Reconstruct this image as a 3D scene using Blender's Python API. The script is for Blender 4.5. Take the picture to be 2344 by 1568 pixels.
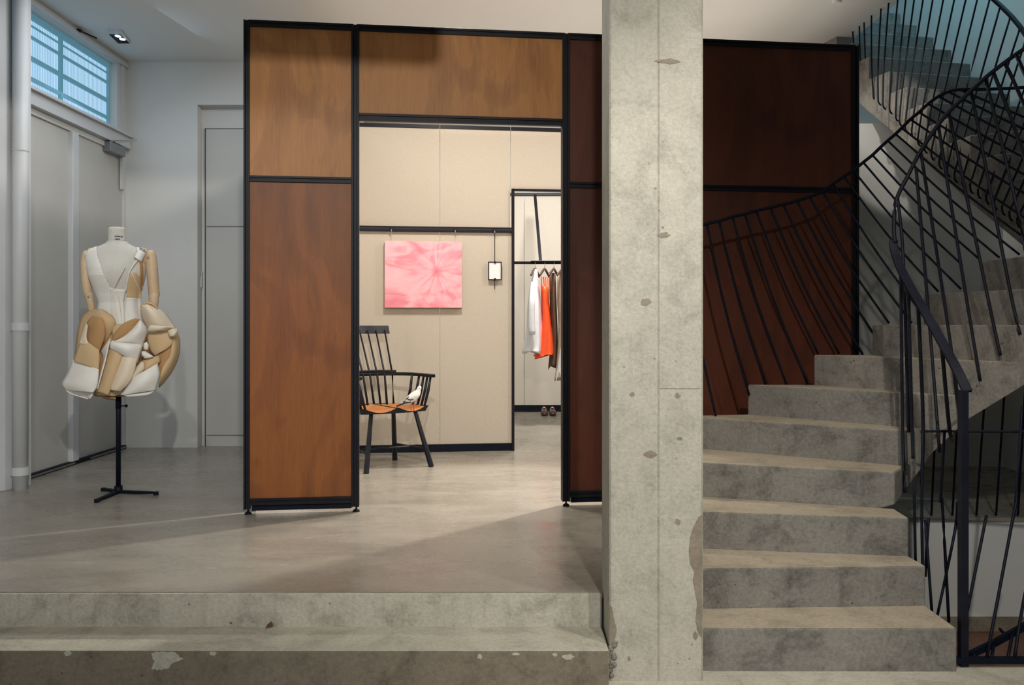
import bpy, bmesh, math, random
from mathutils import Vector, Matrix, Euler, noise
random.seed(7)
for o in list(bpy.data.objects): bpy.data.objects.remove(o)
SC = bpy.context.scene
COL = SC.collection
# ------------------------------------------------------------------ camera
F, CX, HY, CAMZ = 2090.0, 1172.0, 742.0, 1.29
cam_d = bpy.data.cameras.new('camera'); cam = bpy.data.objects.new('camera', cam_d); COL.objects.link(cam)
cam.location = (0, 0, CAMZ); cam.rotation_euler = (math.pi/2, 0, 0)
cam_d.sensor_width = 36; cam_d.lens = F/2344*36; cam_d.shift_y = -(784-HY)/2344
cam_d.clip_end = 60
SC.camera = cam
# ------------------------------------------------------------------ world, lamps, exposure
SC.view_settings.view_transform = 'Standard'; SC.view_settings.look = 'None'
SC.view_settings.gamma = 1; SC.view_settings.use_curve_mapping = False
SC.view_settings.exposure = 0.0
W = bpy.data.worlds.new('world'); SC.world = W; W.use_nodes = True
W.node_tree.nodes['Background'].inputs[0].default_value = (0.84, 0.90, 1.0, 1)
W.node_tree.nodes['Background'].inputs[1].default_value = 0.045
try:
    SC.cycles.max_bounces = 7; SC.cycles.diffuse_bounces = 5; SC.cycles.glossy_bounces = 3
    SC.cycles.sample_clamp_indirect = 6
except Exception: pass

def lamp(name, kind, loc, target, power, color, size=0.1, size_y=None, angle=None, blend=0.4):
    d = bpy.data.lights.new(name, kind); d.energy = power; d.color = color
    if kind == 'AREA':
        d.size = size
        if size_y: d.shape = 'RECTANGLE'; d.size_y = size_y
    else:
        d.shadow_soft_size = size
    if kind == 'SPOT': d.spot_size = math.radians(angle); d.spot_blend = blend
    o = bpy.data.objects.new(name, d); COL.objects.link(o); o.location = loc
    v = Vector(target)-Vector(loc); o.rotation_euler = v.to_track_quat('-Z', 'Y').to_euler()
    return o
WARM, NEUT, COOL = (1.0, 0.94, 0.86), (1.0, 0.96, 0.88), (0.84, 0.91, 1.0)
lamp('spot_steps', 'SPOT', (0.62, -0.3, 3.2), (1.15, 3.7, 0.35), 380, NEUT, 0.04, angle=58, blend=0.9)
lamp('spot_pillar', 'SPOT', (1.5, -0.5, 3.15), (-0.2, 3.7, 0.35), 260, NEUT, 0.03, angle=44, blend=0.6)
lamp('spot_stair_treads', 'SPOT', (1.15, 2.5, 3.42), (1.2, 3.6, 0.5), 130, WARM, 0.06, angle=76, blend=0.9)
lamp('spot_platform', 'SPOT', (0.10, -0.1, 3.15), (-1.5, 4.9, 2.1), 380, NEUT, 0.04, angle=62, blend=0.8)
lamp('spot_mannequin', 'SPOT', (-0.9, 1.0, 3.2), (-2.6, 5.8, 1.3), 160, (0.96, 0.97, 1.0), 0.05, angle=50, blend=0.9)
lamp('ambient_fill', 'AREA', (-2.3, -2.2, 2.3), (-2.0, 5.0, 1.0), 60, COOL, 2.6, 2.0)  # added soft fill behind the camera for general ambient light
lamp('room_light_a', 'AREA', (-0.35, 5.75, 3.40), (-0.35, 6.1, 0), 62, WARM, 0.3)
lamp('room_light_b', 'SPOT', (1.7, 6.9, 3.3), (-0.5, 4.6, 0.26), 640, WARM, 0.08, angle=64, blend=0.5)
lamp('room_light_d', 'AREA', (1.5, 6.2, 3.35), (0.9, 6.0, 0), 30, WARM, 0.4)
lamp('room_light_c', 'AREA', (0.4, 8.7, 3.3), (0.3, 10, 0.4), 85, (1.0, 0.97, 0.93), 0.3)
lamp('ceiling_fill', 'AREA', (0.95, 6.25, 1.7), (0.9, 6.15, 4), 14, (1.0, 0.94, 0.86), 1.2)  # hidden lamp added to brighten the ceiling above the partition
lamp('left_area_fill', 'AREA', (-2.25, 5.7, 3.42), (-2.5, 6.0, 0), 13, (0.90, 0.95, 1.0), 0.8)  # added fill for the left area, no fixture hangs here
lamp('stair_wall_fill', 'SPOT', (2.05, 4.9, 3.44), (2.74, 6.6, 2.58), 60, NEUT, 0.03, angle=24, blend=0.25)  # added spot; its cone edge stands in for the wall's shadow line
lamp('stairwell_daylight', 'AREA', (2.9, 6.6, 6.2), (3.5, 6.9, 3.6), 75, (0.36, 0.72, 0.92), 0.8)
lamp('left_daylight', 'AREA', (-2.9, 6.7, 3.2), (-2.2, 6.6, 2.0), 5, (0.55, 0.75, 1.0), 0.6, 1.4)

# ------------------------------------------------------------------ helpers
def P(x, y, Y): return Vector(((x-CX)/F*Y, Y, CAMZ-(y-HY)/F*Y))
def PX(x, Y): return (x-CX)/F*Y
def PZ(y, Y): return CAMZ-(y-HY)/F*Y
def srgb(r, g, b):
    f = lambda c: (c/255/12.92) if c/255 <= 0.04045 else ((c/255+0.055)/1.055)**2.4
    return (f(r), f(g), f(b), 1)

class N:
    """tiny node helper"""
    def __init__(s, name):
        s.m = bpy.data.materials.new(name); s.m.use_nodes = True
        s.t = s.m.node_tree; s.b = s.t.nodes['Principled BSDF']; s.L = s.t.links
    def n(s, typ, **kw):
        o = s.t.nodes.new(typ)
        for k, v in kw.items(): setattr(o, k, v)
        return o
    def coord(s, scale=(1, 1, 1), kind='Object', rot=(0, 0, 0)):
        c = s.n('ShaderNodeTexCoord'); m = s.n('ShaderNodeMapping')
        m.inputs['Scale'].default_value = scale; m.inputs['Rotation'].default_value = rot
        s.L.new(c.outputs[kind], m.inputs['Vector']); return m.outputs[0]
    def noise(s, vec, scale, detail=4, rough=0.55, dist=0):
        o = s.n('ShaderNodeTexNoise'); o.inputs['Scale'].default_value = scale
        o.inputs['Detail'].default_value = detail; o.inputs['Roughness'].default_value = rough
        o.inputs['Distortion'].default_value = dist
        if vec: s.L.new(vec, o.inputs['Vector'])
        return o.outputs['Fac']
    def ramp(s, fac, stops):
        r = s.n('ShaderNodeValToRGB'); e = r.color_ramp.elements
        while len(e) < len(stops): e.new(0.5)
        for i, (p, c) in enumerate(stops): e[i].position = p; e[i].color = c
        s.L.new(fac, r.inputs[0]); return r.outputs[0]
    def mix(s, fac, a, b, mode='MIX'):
        m = s.n('ShaderNodeMix', data_type='RGBA', blend_type=mode)
        for sock, v in ((m.inputs[0], fac), (m.inputs[6], a), (m.inputs[7], b)):
            if hasattr(v, 'links') or isinstance(v, bpy.types.NodeSocket): s.L.new(v, sock)
            else: sock.default_value = v
        return m.outputs[2]
    def bump(s, h, strength=0.3, dist=0.01):
        b = s.n('ShaderNodeBump'); b.inputs['Strength'].default_value = strength; b.inputs['Distance'].default_value = dist
        s.L.new(h, b.inputs['Height']); s.L.new(b.outputs[0], s.b.inputs['Normal'])
    def done(s, col=None, rough=0.6, metal=0, spec=0.5):
        if col is not None:
            if isinstance(col, bpy.types.NodeSocket): s.L.new(col, s.b.inputs['Base Color'])
            else: s.b.inputs['Base Color'].default_value = col
        s.b.inputs['Roughness'].default_value = rough; s.b.inputs['Metallic'].default_value = metal
        s.b.inputs['Specular IOR Level'].default_value = spec
        return s.m
BL, WH = (0, 0, 0, 1), (1, 1, 1, 1)
def sc(c, f): return (c[0]*f, c[1]*f, c[2]*f, 1)

def plain(name, col, rough=0.6, metal=0, var=0.08, scale=12, bump=0.0, spec=0.5):
    n = N(name); v = n.coord(); f = n.noise(v, scale)
    c = n.ramp(f, [(0.3, sc(col, 1-var)), (0.7, sc(col, 1+var))])
    if bump: n.bump(n.noise(v, scale*8, 2), bump, 0.004)
    return n.done(c, rough, metal, spec)

def concrete(name, col, dark, pits=0.5, stretch=(1, 1, 1), streak=0.0, rough=0.8):
    n = N(name); v = n.coord(stretch); v0 = n.coord()
    big = n.noise(v, 1.7, 6, 0.6, 0.4); med = n.noise(v, 7, 8, 0.68, 0.6); fine = n.noise(v0, 70, 4, 0.7)
    c = n.ramp(big, [(0.3, dark), (0.7, col)])
    c2 = n.ramp(med, [(0.36, sc(dark, 0.8)), (0.5, col), (0.66, sc(col, 1.22))])
    c = n.mix(0.55, c, c2)
    c = n.mix(0.35, c, n.ramp(fine, [(0.3, sc(dark, 0.75)), (0.7, sc(col, 1.2))]))
    vo = n.n('ShaderNodeTexVoronoi'); vo.inputs['Scale'].default_value = 22; n.L.new(v0, vo.inputs['Vector'])
    hole = n.ramp(vo.outputs['Distance'], [(0.07, WH), (0.13, BL)])
    gate = n.ramp(n.noise(v0, 3.1, 3), [(0.54, BL), (0.62, WH)])
    hg = n.mix(1.0, hole, gate, 'MULTIPLY')
    pm = n.n('ShaderNodeMath', operation='MULTIPLY'); n.L.new(hg, pm.inputs[0]); pm.inputs[1].default_value = pits
    c = n.mix(pm.outputs[0], c, sc(dark, 0.35))
    if streak:
        st = n.ramp(n.noise(n.coord((6, 6, 0.5)), 5, 4), [(0.5, BL), (0.7, (streak, streak, streak, 1))])
        c = n.mix(st, c, sc(dark, 0.6))
    h = n.n('ShaderNodeMath', operation='SUBTRACT'); n.L.new(med, h.inputs[0]); n.L.new(hg, h.inputs[1])
    h2 = n.n('ShaderNodeMath', operation='ADD'); n.L.new(h.outputs[0], h2.inputs[0]); n.L.new(fine, h2.inputs[1])
    n.bump(h2.outputs[0], 0.45, 0.006)
    return n.done(c, rough, 0, 0.3)

def plywood(name, light, dark, axis=0):
    n = N(name); v = n.coord((7, 7, 0.5)) ; v2 = n.coord((1.6, 1.6, 0.8))
    g = n.noise(v, 2.2, 9, 0.62, 0.8); b = n.noise(v2, 1.6, 3, 0.5, 1.6)
    fl = n.noise(n.coord((60, 60, 2.5)), 3, 5, 0.7)
    c = n.ramp(g, [(0.28, dark), (0.72, light)])
    c = n.mix(0.55, c, n.ramp(b, [(0.34, sc(dark, 1.1)), (0.50, sc(light, .82)), (0.53, sc(light, 1.06)), (0.66, light)]))
    c = n.mix(0.22, c, n.ramp(fl, [(0.35, sc(dark, 0.8)), (0.65, sc(light, 1.2))]))
    n.bump(fl, 0.05, 0.002)
    return n.done(c, 0.45, 0, 0.25)

M = {}
M['wall'] = plain('white_plaster', (0.58, 0.575, 0.55, 1), 0.85, var=0.03, scale=2.2, bump=0.06)
M['ceiling'] = plain('white_ceiling', (0.66, 0.65, 0.62, 1), 0.9, var=0.02, scale=1.5)
M['door'] = plain('painted_door', (0.47, 0.46, 0.43, 1), 0.6, var=0.03, scale=3)
M['groove'] = plain('shadow_gap', (0.10, 0.10, 0.10, 1), 0.9)
M['whitepaint'] = plain('gloss_white_paint', (0.52, 0.53, 0.54, 1), 0.5, var=0.03, scale=4)
M['metal'] = plain('black_painted_steel', (0.004, 0.006, 0.013, 1), 0.5, 0.0, var=0.2, spec=0.14)
M['bronze'] = plain('dark_bronze_profile', (0.008, 0.007, 0.010, 1), 0.45, 0.0, var=0.2, spec=0.18)
M['rail'] = plain('worn_black_handrail', (0.008, 0.009, 0.016, 1), 0.45, 0.0, var=0.4, scale=9, spec=0.18)
M['steel'] = plain('grey_steel', (0.30, 0.31, 0.32, 1), 0.35, 0.8)
M['stair'] = concrete('stair_concrete', srgb(132, 128, 121), srgb(72, 70, 68), 0.6)
M['tread'] = concrete('stair_tread_concrete', srgb(172, 160, 140), srgb(140, 129, 112), 0.2)
M['stair_side'] = concrete('rough_concrete', srgb(138, 133, 125), srgb(80, 77, 73), 0.9)
M['riser'] = concrete('platform_edge_concrete', srgb(184, 180, 166), srgb(134, 128, 116), 0.9, streak=0.15)
M['stepA'] = concrete('step_concrete', srgb(184, 180, 164), srgb(150, 144, 130), 0.3)
M['stepdark'] = concrete('darker_concrete', srgb(126, 117, 102), srgb(86, 79, 70), 0.5)
M['damp'] = concrete('damp_concrete', srgb(140, 130, 114), srgb(112, 103, 90), 0.5)
M['brown'] = concrete('brown_earth_floor', srgb(110, 80, 62), srgb(58, 42, 36), 0.2)
M['ply'] = plywood('stained_plywood', srgb(140, 84, 42), srgb(98, 56, 30))
M['ply_lit'] = plywood('spotlit_plywood', srgb(176, 122, 68), srgb(128, 78, 44))  # plywood copy, brightening from the spot put into its colour
M['ply_shaded'] = plywood('shaded_plywood', srgb(90, 46, 30), srgb(60, 32, 24))  # plywood copy for the right bays, their shade put into its colour
M['beige'] = plain('beige_fabric_panel', srgb(186, 176, 160), 0.85, var=0.03, scale=40, bump=0.15)
M['beige2'] = plain('pale_fabric_panel', srgb(198, 190, 177), 0.85, var=0.03, scale=40, bump=0.12)
M['chairblack'] = plain('black_lacquered_wood', (0.007, 0.008, 0.013, 1), 0.36, 0, var=0.3, spec=0.3)
M['seatwood'] = plywood('worn_seat_wood', srgb(196, 132, 78), srgb(140, 84, 44))
M['bird'] = plain('white_feathers', srgb(225, 222, 215), 0.7, var=0.10, scale=60)
M['birddark'] = plain('dark_wing_bar', srgb(38, 36, 40), 0.6)
M['pinkfoot'] = plain('pigeon_foot_red', srgb(180, 80, 60), 0.6)
M['linen'] = plain('white_linen_torso', srgb(206, 203, 194), 0.8, var=0.03, scale=40, bump=0.08)
M['whitefab'] = plain('white_dress_fabric', srgb(232, 228, 220), 0.7, var=0.04, scale=9, bump=0.05)
M['cream'] = plain('cream_dress_fabric', srgb(226, 210, 186), 0.75, var=0.05, scale=9, bump=0.05)
M['tan'] = plain('tan_dress_fabric', srgb(206, 176, 134), 0.8, var=0.06, scale=9, bump=0.05)
M['tandark'] = plain('dark_tan_shade_fabric', srgb(180, 140, 94), 0.85, var=0.08, scale=9)  # dark tan fabric, also carries the hollow shade of the petals
M['armwood'] = plain('pale_beech_wood', srgb(208, 180, 146), 0.5, var=0.10, scale=14)
M['ink'] = plain('black_ink', srgb(40, 40, 48), 0.8)
M['orange'] = plain('orange_silk', srgb(244, 84, 28), 0.45, var=0.1, scale=14)
M['blouse'] = plain('white_silk', srgb(235, 236, 240), 0.5, var=0.04, scale=14)
M['browncloth'] = plain('brown_chiffon', srgb(92, 68, 52), 0.7, var=0.3, scale=10)
M['greycloth'] = plain('grey_beige_satin', srgb(176, 158, 136), 0.45, var=0.2, scale=8)
M['hanger'] = plain('brown_hanger_wood', srgb(74, 52, 44), 0.4)
M['shoe'] = plain('dark_brown_leather', srgb(58, 30, 18), 0.25)
M['insole'] = plain('tan_insole', srgb(190, 160, 130), 0.7)
M['paper'] = plain('white_paper', srgb(225, 225, 224), 0.8, var=0.01)
M['canvas_side'] = plain('raw_canvas_edge', srgb(196, 160, 110), 0.8)
M['leaf'] = plain('dry_leaf', srgb(80, 56, 40), 0.8)
M['bulb'] = N('lit_lamp').m
b = M['bulb'].node_tree.nodes['Principled BSDF']; b.inputs['Emission Color'].default_value = (0.75, 0.9, 1, 1); b.inputs['Emission Strength'].default_value = 3

def floor_mat():
    n = N('polished_concrete_floor'); v = n.coord((0.7, 1.6, 1)); v0 = n.coord()
    big = n.noise(v, 0.9, 6, 0.6, 0.6); med = n.noise(v, 3, 8, 0.6, 0.5); fine = n.noise(v0, 60, 3)
    c = n.ramp(big, [(0.35, srgb(119, 114, 105)), (0.65, srgb(151, 144, 132))])
    c = n.mix(0.38, c, n.ramp(med, [(0.35, srgb(116, 109, 98)), (0.6, srgb(151, 144, 132)), (0.75, srgb(168, 161, 149))]))
    c = n.mix(0.2, c, n.ramp(fine, [(0.3, srgb(105, 100, 91)), (0.7, srgb(167, 160, 147))]))
    scr = n.noise(n.coord((2.2, 9, 1), rot=(0, 0, 0.2)), 3.2, 8, 0.75, 0.8)
    c = n.mix(n.ramp(scr, [(0.58, BL), (0.72, (0.6, 0.6, 0.6, 1))]), c, srgb(180, 180, 176))
    r = n.ramp(med, [(0.3, (0.20,)*3+(1,)), (0.7, (0.36,)*3+(1,))]); n.L.new(r, n.b.inputs['Roughness'])
    n.bump(med, 0.05, 0.004)
    m = n.done(c, 0.3, 0, 0.5); n.L.new(r, n.b.inputs['Roughness']); return m
M['floor'] = floor_mat()

def glass_mat():
    n = N('ribbed_backlit_glass'); v = n.coord()
    w = n.n('ShaderNodeTexWave'); w.wave_type = 'BANDS'; w.bands_direction = 'Y'; w.inputs['Scale'].default_value = 14
    n.L.new(v, w.inputs['Vector'])
    c = n.ramp(w.outputs['Fac'], [(0.2, srgb(120, 168, 205)), (0.8, srgb(190, 220, 240))])
    n.L.new(c, n.b.inputs['Emission Color']); n.b.inputs['Emission Strength'].default_value = 1.0
    n.bump(w.outputs['Fac'], 0.3, 0.004)
    return n.done(srgb(70, 100, 115), 0.3)
M['glass'] = glass_mat()
M['bar'] = plain('glowing_window_bar', srgb(74, 116, 130), 0.6)
n_ = M['bar'].node_tree.nodes['Principled BSDF']; n_.inputs['Emission Color'].default_value = srgb(84, 132, 150); n_.inputs['Emission Strength'].default_value = 0.6  # window backlight put into the bars and frame as a glow

def art_mat():
    n = N('pink_painted_canvas')
    c = n.n('ShaderNodeTexCoord'); s = n.n('ShaderNodeSeparateXYZ'); n.L.new(c.outputs['Object'], s.inputs[0])
    # object x in [-.32,.32], z in [-.27,.27]; gathered knot right of centre
    mx = n.n('ShaderNodeMath', operation='SUBTRACT'); n.L.new(s.outputs[0], mx.inputs[0]); mx.inputs[1].default_value = 0.105
    mz = n.n('ShaderNodeMath', operation='SUBTRACT'); n.L.new(s.outputs[2], mz.inputs[0]); mz.inputs[1].default_value = 0.025
    at = n.n('ShaderNodeMath', operation='ARCTAN2'); n.L.new(mz.outputs[0], at.inputs[0]); n.L.new(mx.outputs[0], at.inputs[1])
    hx = n.n('ShaderNodeMath', operation='MULTIPLY'); n.L.new(mx.outputs[0], hx.inputs[0]); n.L.new(mx.outputs[0], hx.inputs[1])
    hz = n.n('ShaderNodeMath', operation='MULTIPLY'); n.L.new(mz.outputs[0], hz.inputs[0]); n.L.new(mz.outputs[0], hz.inputs[1])
    ad = n.n('ShaderNodeMath', operation='ADD'); n.L.new(hx.outputs[0], ad.inputs[0]); n.L.new(hz.outputs[0], ad.inputs[1])
    rr = n.n('ShaderNodeMath', operation='SQRT'); n.L.new(ad.outputs[0], rr.inputs[0])
    cb = n.n('ShaderNodeCombineXYZ')
    am = n.n('ShaderNodeMath', operation='MULTIPLY'); n.L.new(at.outputs[0], am.inputs[0]); am.inputs[1].default_value = 3.2
    rm = n.n('ShaderNodeMath', operation='MULTIPLY'); n.L.new(rr.outputs[0], rm.inputs[0]); rm.inputs[1].default_value = 3.0
    n.L.new(am.outputs[0], cb.inputs[0]); n.L.new(rm.outputs[0], cb.inputs[1])
    f = n.noise(cb.outputs[0], 1.6, 4, 0.6, 0.7)
    g = n.noise(n.coord((3, 1, 7)), 1.1, 3, 0.5, 1.2)
    col = n.ramp(f, [(0.3, srgb(222, 120, 134)), (0.5, srgb(232, 164, 174)), (0.68, srgb(234, 192, 198))])
    col2 = n.ramp(g, [(0.36, srgb(226, 126, 140)), (0.5, srgb(234, 174, 182)), (0.7, srgb(234, 188, 194))])
    fall = n.ramp(rr.outputs[0], [(0.0, WH), (0.28, (0.15,)*3+(1,))])
    c2 = n.mix(fall, col2, col)
    knot = n.ramp(rr.outputs[0], [(0.0, (0.8,)*3+(1,)), (0.06, BL)])
    c2 = n.mix(knot, c2, srgb(208, 88, 106))
    return n.done(c2, 0.7)
M['art'] = art_mat()

def wloc(o):
    v = Vector((0, 0, 0))
    while o: v += o.location; o = o.parent
    return v
class MB:
    def __init__(s): s.v = []; s.f = []; s.mi = []
    def add(s, vs, fs, mi=0):
        k = len(s.v); s.v += [Vector(v) for v in vs]; s.f += [tuple(i+k for i in f) for f in fs]; s.mi += [mi]*len(fs); return s
    def box(s, a, b, mi=0):
        (x0, y0, z0), (x1, y1, z1) = [[min(p, q) for p, q in zip(a, b)], [max(p, q) for p, q in zip(a, b)]]
        return s.add([(x0, y0, z0), (x1, y0, z0), (x1, y1, z0), (x0, y1, z0), (x0, y0, z1), (x1, y0, z1), (x1, y1, z1), (x0, y1, z1)],
                     [(0, 3, 2, 1), (4, 5, 6, 7), (0, 1, 5, 4), (1, 2, 6, 5), (2, 3, 7, 6), (3, 0, 4, 7)], mi)
    def prism(s, poly, z0, z1, mi=0):
        """poly: plan polygon counter-clockwise; z0/z1 numbers or lists"""
        n = len(poly); Z0 = z0 if hasattr(z0, '__len__') else [z0]*n; Z1 = z1 if hasattr(z1, '__len__') else [z1]*n
        vs = [(p[0], p[1], Z0[i]) for i, p in enumerate(poly)]+[(p[0], p[1], Z1[i]) for i, p in enumerate(poly)]
        fs = [tuple(reversed(range(n))), tuple(range(n, 2*n))]+[(i, (i+1) % n, (i+1) % n+n, i+n) for i in range(n)]
        return s.add(vs, fs, mi)
    def tube(s, pts, r, seg=8, cap=True, flat=None, up=None, mi=0):
        """pts polyline; r number or list; flat=(w,h) makes a rectangular bar"""
        pts = [Vector(p) for p in pts]; n = len(pts); R = r if hasattr(r, '__len__') else [r]*n
        rings = []
        prev = None
        for i, p in enumerate(pts):
            d = (pts[min(i+1, n-1)]-pts[max(i-1, 0)]).normalized()
            u = Vector(up) if up else Vector((0, 0, 1))
            if abs(d.dot(u)) > 0.97: u = Vector((0, 1, 0)) if prev is None else prev
            a = d.cross(u).normalized(); c = a.cross(d).normalized(); prev = c
            if flat:
                k = R[i] if hasattr(r, '__len__') else 1
                w, h = flat[0]*k/2, flat[1]*k/2
                ring = [p-a*w-c*h, p+a*w-c*h, p+a*w+c*h, p-a*w+c*h]
            else:
                ring = [p+a*math.cos(t)*R[i]+c*math.sin(t)*R[i] for t in [2*math.pi*j/seg for j in range(seg)]]
            rings.append(ring)
        return s.loft(rings, cap, mi)
    def loft(s, rings, cap=True, mi=0):
        m = len(rings[0]); vs = [v for r in rings for v in r]; fs = []
        for i in range(len(rings)-1):
            for j in range(m):
                a, b_ = i*m+j, i*m+(j+1) % m
                fs.append((a, b_, b_+m, a+m))
        if cap: fs.append(tuple(reversed(range(m)))); fs.append(tuple(range((len(rings)-1)*m, len(rings)*m)))
        return s.add(vs, fs, mi)
    def grid(s, rows, mi=0):
        m = len(rows[0]); vs = [v for r in rows for v in r]; fs = []
        for i in range(len(rows)-1):
            for j in range(m-1): fs.append((i*m+j, i*m+j+1, (i+1)*m+j+1, (i+1)*m+j))
        return s.add(vs, fs, mi)
    def ball(s, c, rx, ry=None, rz=None, seg=14, rg=9, mi=0):
        ry = ry or rx; rz = rz or rx; c = Vector(c); rings = []
        for i in range(rg+1):
            t = -math.pi/2+math.pi*i/rg; q = max(math.cos(t), 0.02)
            rings.append([c+Vector((rx*q*math.cos(2*math.pi*j/seg), ry*q*math.sin(2*math.pi*j/seg), rz*math.sin(t))) for j in range(seg)])
        return s.loft(rings, True, mi)
    def build(s, name, mat, parent=None, local=False, smooth=False, bevel=0, solid=0, sub=0, loc=None, tri=False):
        off = Vector((0, 0, 0)) if local else (wloc(parent) if parent else Vector((0, 0, 0)))
        if loc is not None: off = off+Vector(loc)-(wloc(parent) if parent else Vector((0, 0, 0)))
        me = bpy.data.meshes.new(name); me.from_pydata([v-off for v in s.v], [], s.f)
        mats = mat if isinstance(mat, (list, tuple)) else [mat]
        for m_ in mats: me.materials.append(M[m_] if isinstance(m_, str) else m_)
        for p, mi in zip(me.polygons, s.mi): p.material_index = mi; p.use_smooth = smooth
        bm = bmesh.new(); bm.from_mesh(me); bmesh.ops.recalc_face_normals(bm, faces=bm.faces); bm.to_mesh(me); bm.free()
        o = bpy.data.objects.new(name, me); COL.objects.link(o)
        if parent: o.parent = parent
        if loc is not None: o.location = Vector(loc)-(wloc(parent) if parent else Vector((0, 0, 0)))
        if solid: q = o.modifiers.new('s', 'SOLIDIFY'); q.thickness = solid; q.offset = 0
        if bevel: q = o.modifiers.new('b', 'BEVEL'); q.width = bevel; q.segments = 2; q.limit_method = 'ANGLE'
        if sub: q = o.modifiers.new('u', 'SUBSURF'); q.levels = sub; q.render_levels = sub
        return o
def tag(o, label, cat, group=None, kind=None):
    o['label'] = label; o['category'] = cat
    if group: o['group'] = group
    if kind: o['kind'] = kind
    return o
def thing(name, label, cat, loc=(0, 0, 0), rz=0, group=None):
    o = bpy.data.objects.new(name, None); COL.objects.link(o); o.location = loc; o.rotation_euler = (0, 0, rz)
    o.empty_display_size = 0.1
    return tag(o, label, cat, group)
def struct(o, label=None):
    o['kind'] = 'structure'
    if label: o['label'] = label
    return o
def interp(tab, x):
    if x <= tab[0][0]: return tab[0][1]
    for (a, fa), (b_, fb) in zip(tab, tab[1:]):
        if x <= b_: return fa+(fb-fa)*(x-a)/(b_-a)
    return tab[-1][1]
def spline(pts, n=8):
    pts = [Vector(p) for p in pts]; out = []
    for i in range(len(pts)-1):
        p0 = pts[max(i-1, 0)]; p1 = pts[i]; p2 = pts[i+1]; p3 = pts[min(i+2, len(pts)-1)]
        for k in range(n):
            t = k/n
            out.append(0.5*((2*p1)+(p2-p0)*t+(2*p0-5*p1+4*p2-p3)*t*t+(3*p1-p0-3*p2+p3)*t**3))
    out.append(pts[-1]); return out

PZF = 0.26          # platform floor height
CE = 3.48           # ceiling height
XL = -3.22          # left wall
# ================================================================== SHELL
f = MB()
f.box((-5, -4, -0.1), (1.66, 3.5, 0.0)); f.box((1.66, -4, -0.1), (4.6, 3.44, 0.0))
struct(f.build('floor_lower', 'stepA'), 'pale worn concrete floor in front of the steps').name = 'floor'
f = MB()
f.prism([(-4.4, 3.513), (0.695, 3.513), (0.75, 4.3), (0.9, 4.86), (4.3, 4.86), (4.3, 12.5), (-4.4, 12.5)], 0.238, PZF)
struct(f.build('floor', 'floor'), 'polished concrete floor of the raised platform')
c = MB(); c.box((-4.4, -4, CE), (2.62, 12.5, CE+0.25)); c.box((2.62, -4, CE), (4.6, 3.9, CE+0.25))
struct(c.build('ceiling', 'ceiling'), 'white painted ceiling')
c = MB(); c.box((-4, 2.35, 2.945), (-0.16, 2.60, CE))  # added out of view, sized to shade the top of the partition
struct(c.build('trim_1', 'ceiling'), 'unseen white ceiling beam added to shade the partition top')
# left wall with window and door openings
w = MB()
def ywl(x): return -XL*F/(CX-x)
wy0, wy1 = 5.2, ywl(268)
wz0, wz1 = 2.856, 3.415
dy0, dy1, dz1 = 5.9, 7.575, 2.70
w.box((XL-0.25, -4, 0), (XL, wy0, CE)); w.box((XL-0.25, wy1, dz1), (XL, 7.9, CE))
w.box((XL-0.25, wy0, wz1), (XL, wy1, CE)); w.box((XL-0.25, wy0, dz1), (XL, wy1, wz0))
w.box((XL-0.25, wy0, 0), (XL, dy0, dz1)); w.box((XL-0.25, dy1, 0), (XL, 7.9, dz1))
struct(w.build('wall_left', 'wall'), 'white wall with high ribbed window over flush double door')
# window_1
g = MB(); g.box((XL-0.10, wy0, wz0), (XL-0.08, wy1, wz1))
win = struct(g.build('window_1', 'glass'), 'high ribbed glass window with horizontal bars')
fr = MB()
for (a, b_, z0, z1) in ((wy0, wy1, wz0, wz0+0.012), (wy0, wy1, wz1-0.012, wz1), (wy1-0.02, wy1, wz0, wz1)):
    fr.box((XL-0.085, a, z0), (XL-0.06, b_, z1))
fr.build('window_frame', 'bar', win)
ym = ywl(161)
br = MB(); br.box((XL-0.08, ym-0.018, wz0), (XL-0.06, ym+0.018, wz1)); br.build('window_mullion', 'bar', win)
for fz, hh in ((0.03, 0.05), (0.15, 0.008), (0.29, 0.018), (0.55, 0.03), (0.80, 0.025)):
    z = wz1-(wz1-wz0)*fz
    q = MB(); q.box((XL-0.078, wy0, z-hh/2), (XL-0.062, wy1, z+hh/2)); q.build('glazing_bar', 'bar', win)
# sill band and small brackets
q = MB(); q.box((XL, 5.7, wz0-0.11), (XL+0.045, 7.60, wz0-0.012)); q.box((XL, 5.7, wz0-0.02), (XL+0.075, 7.60, wz0))
struct(q.build('trim_2', 'whitepaint'), 'white sill ledge beneath the high window')
q = MB(); q.box((XL, 5.7, wz1+0.004), (XL+0.03, 7.6, wz1+0.03)); q.box((XL, 7.50, 2.4), (XL+0.02, 7.53, wz1))
struct(q.build('trim_3', 'whitepaint'), 'thin white conduit above the high window')
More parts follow.
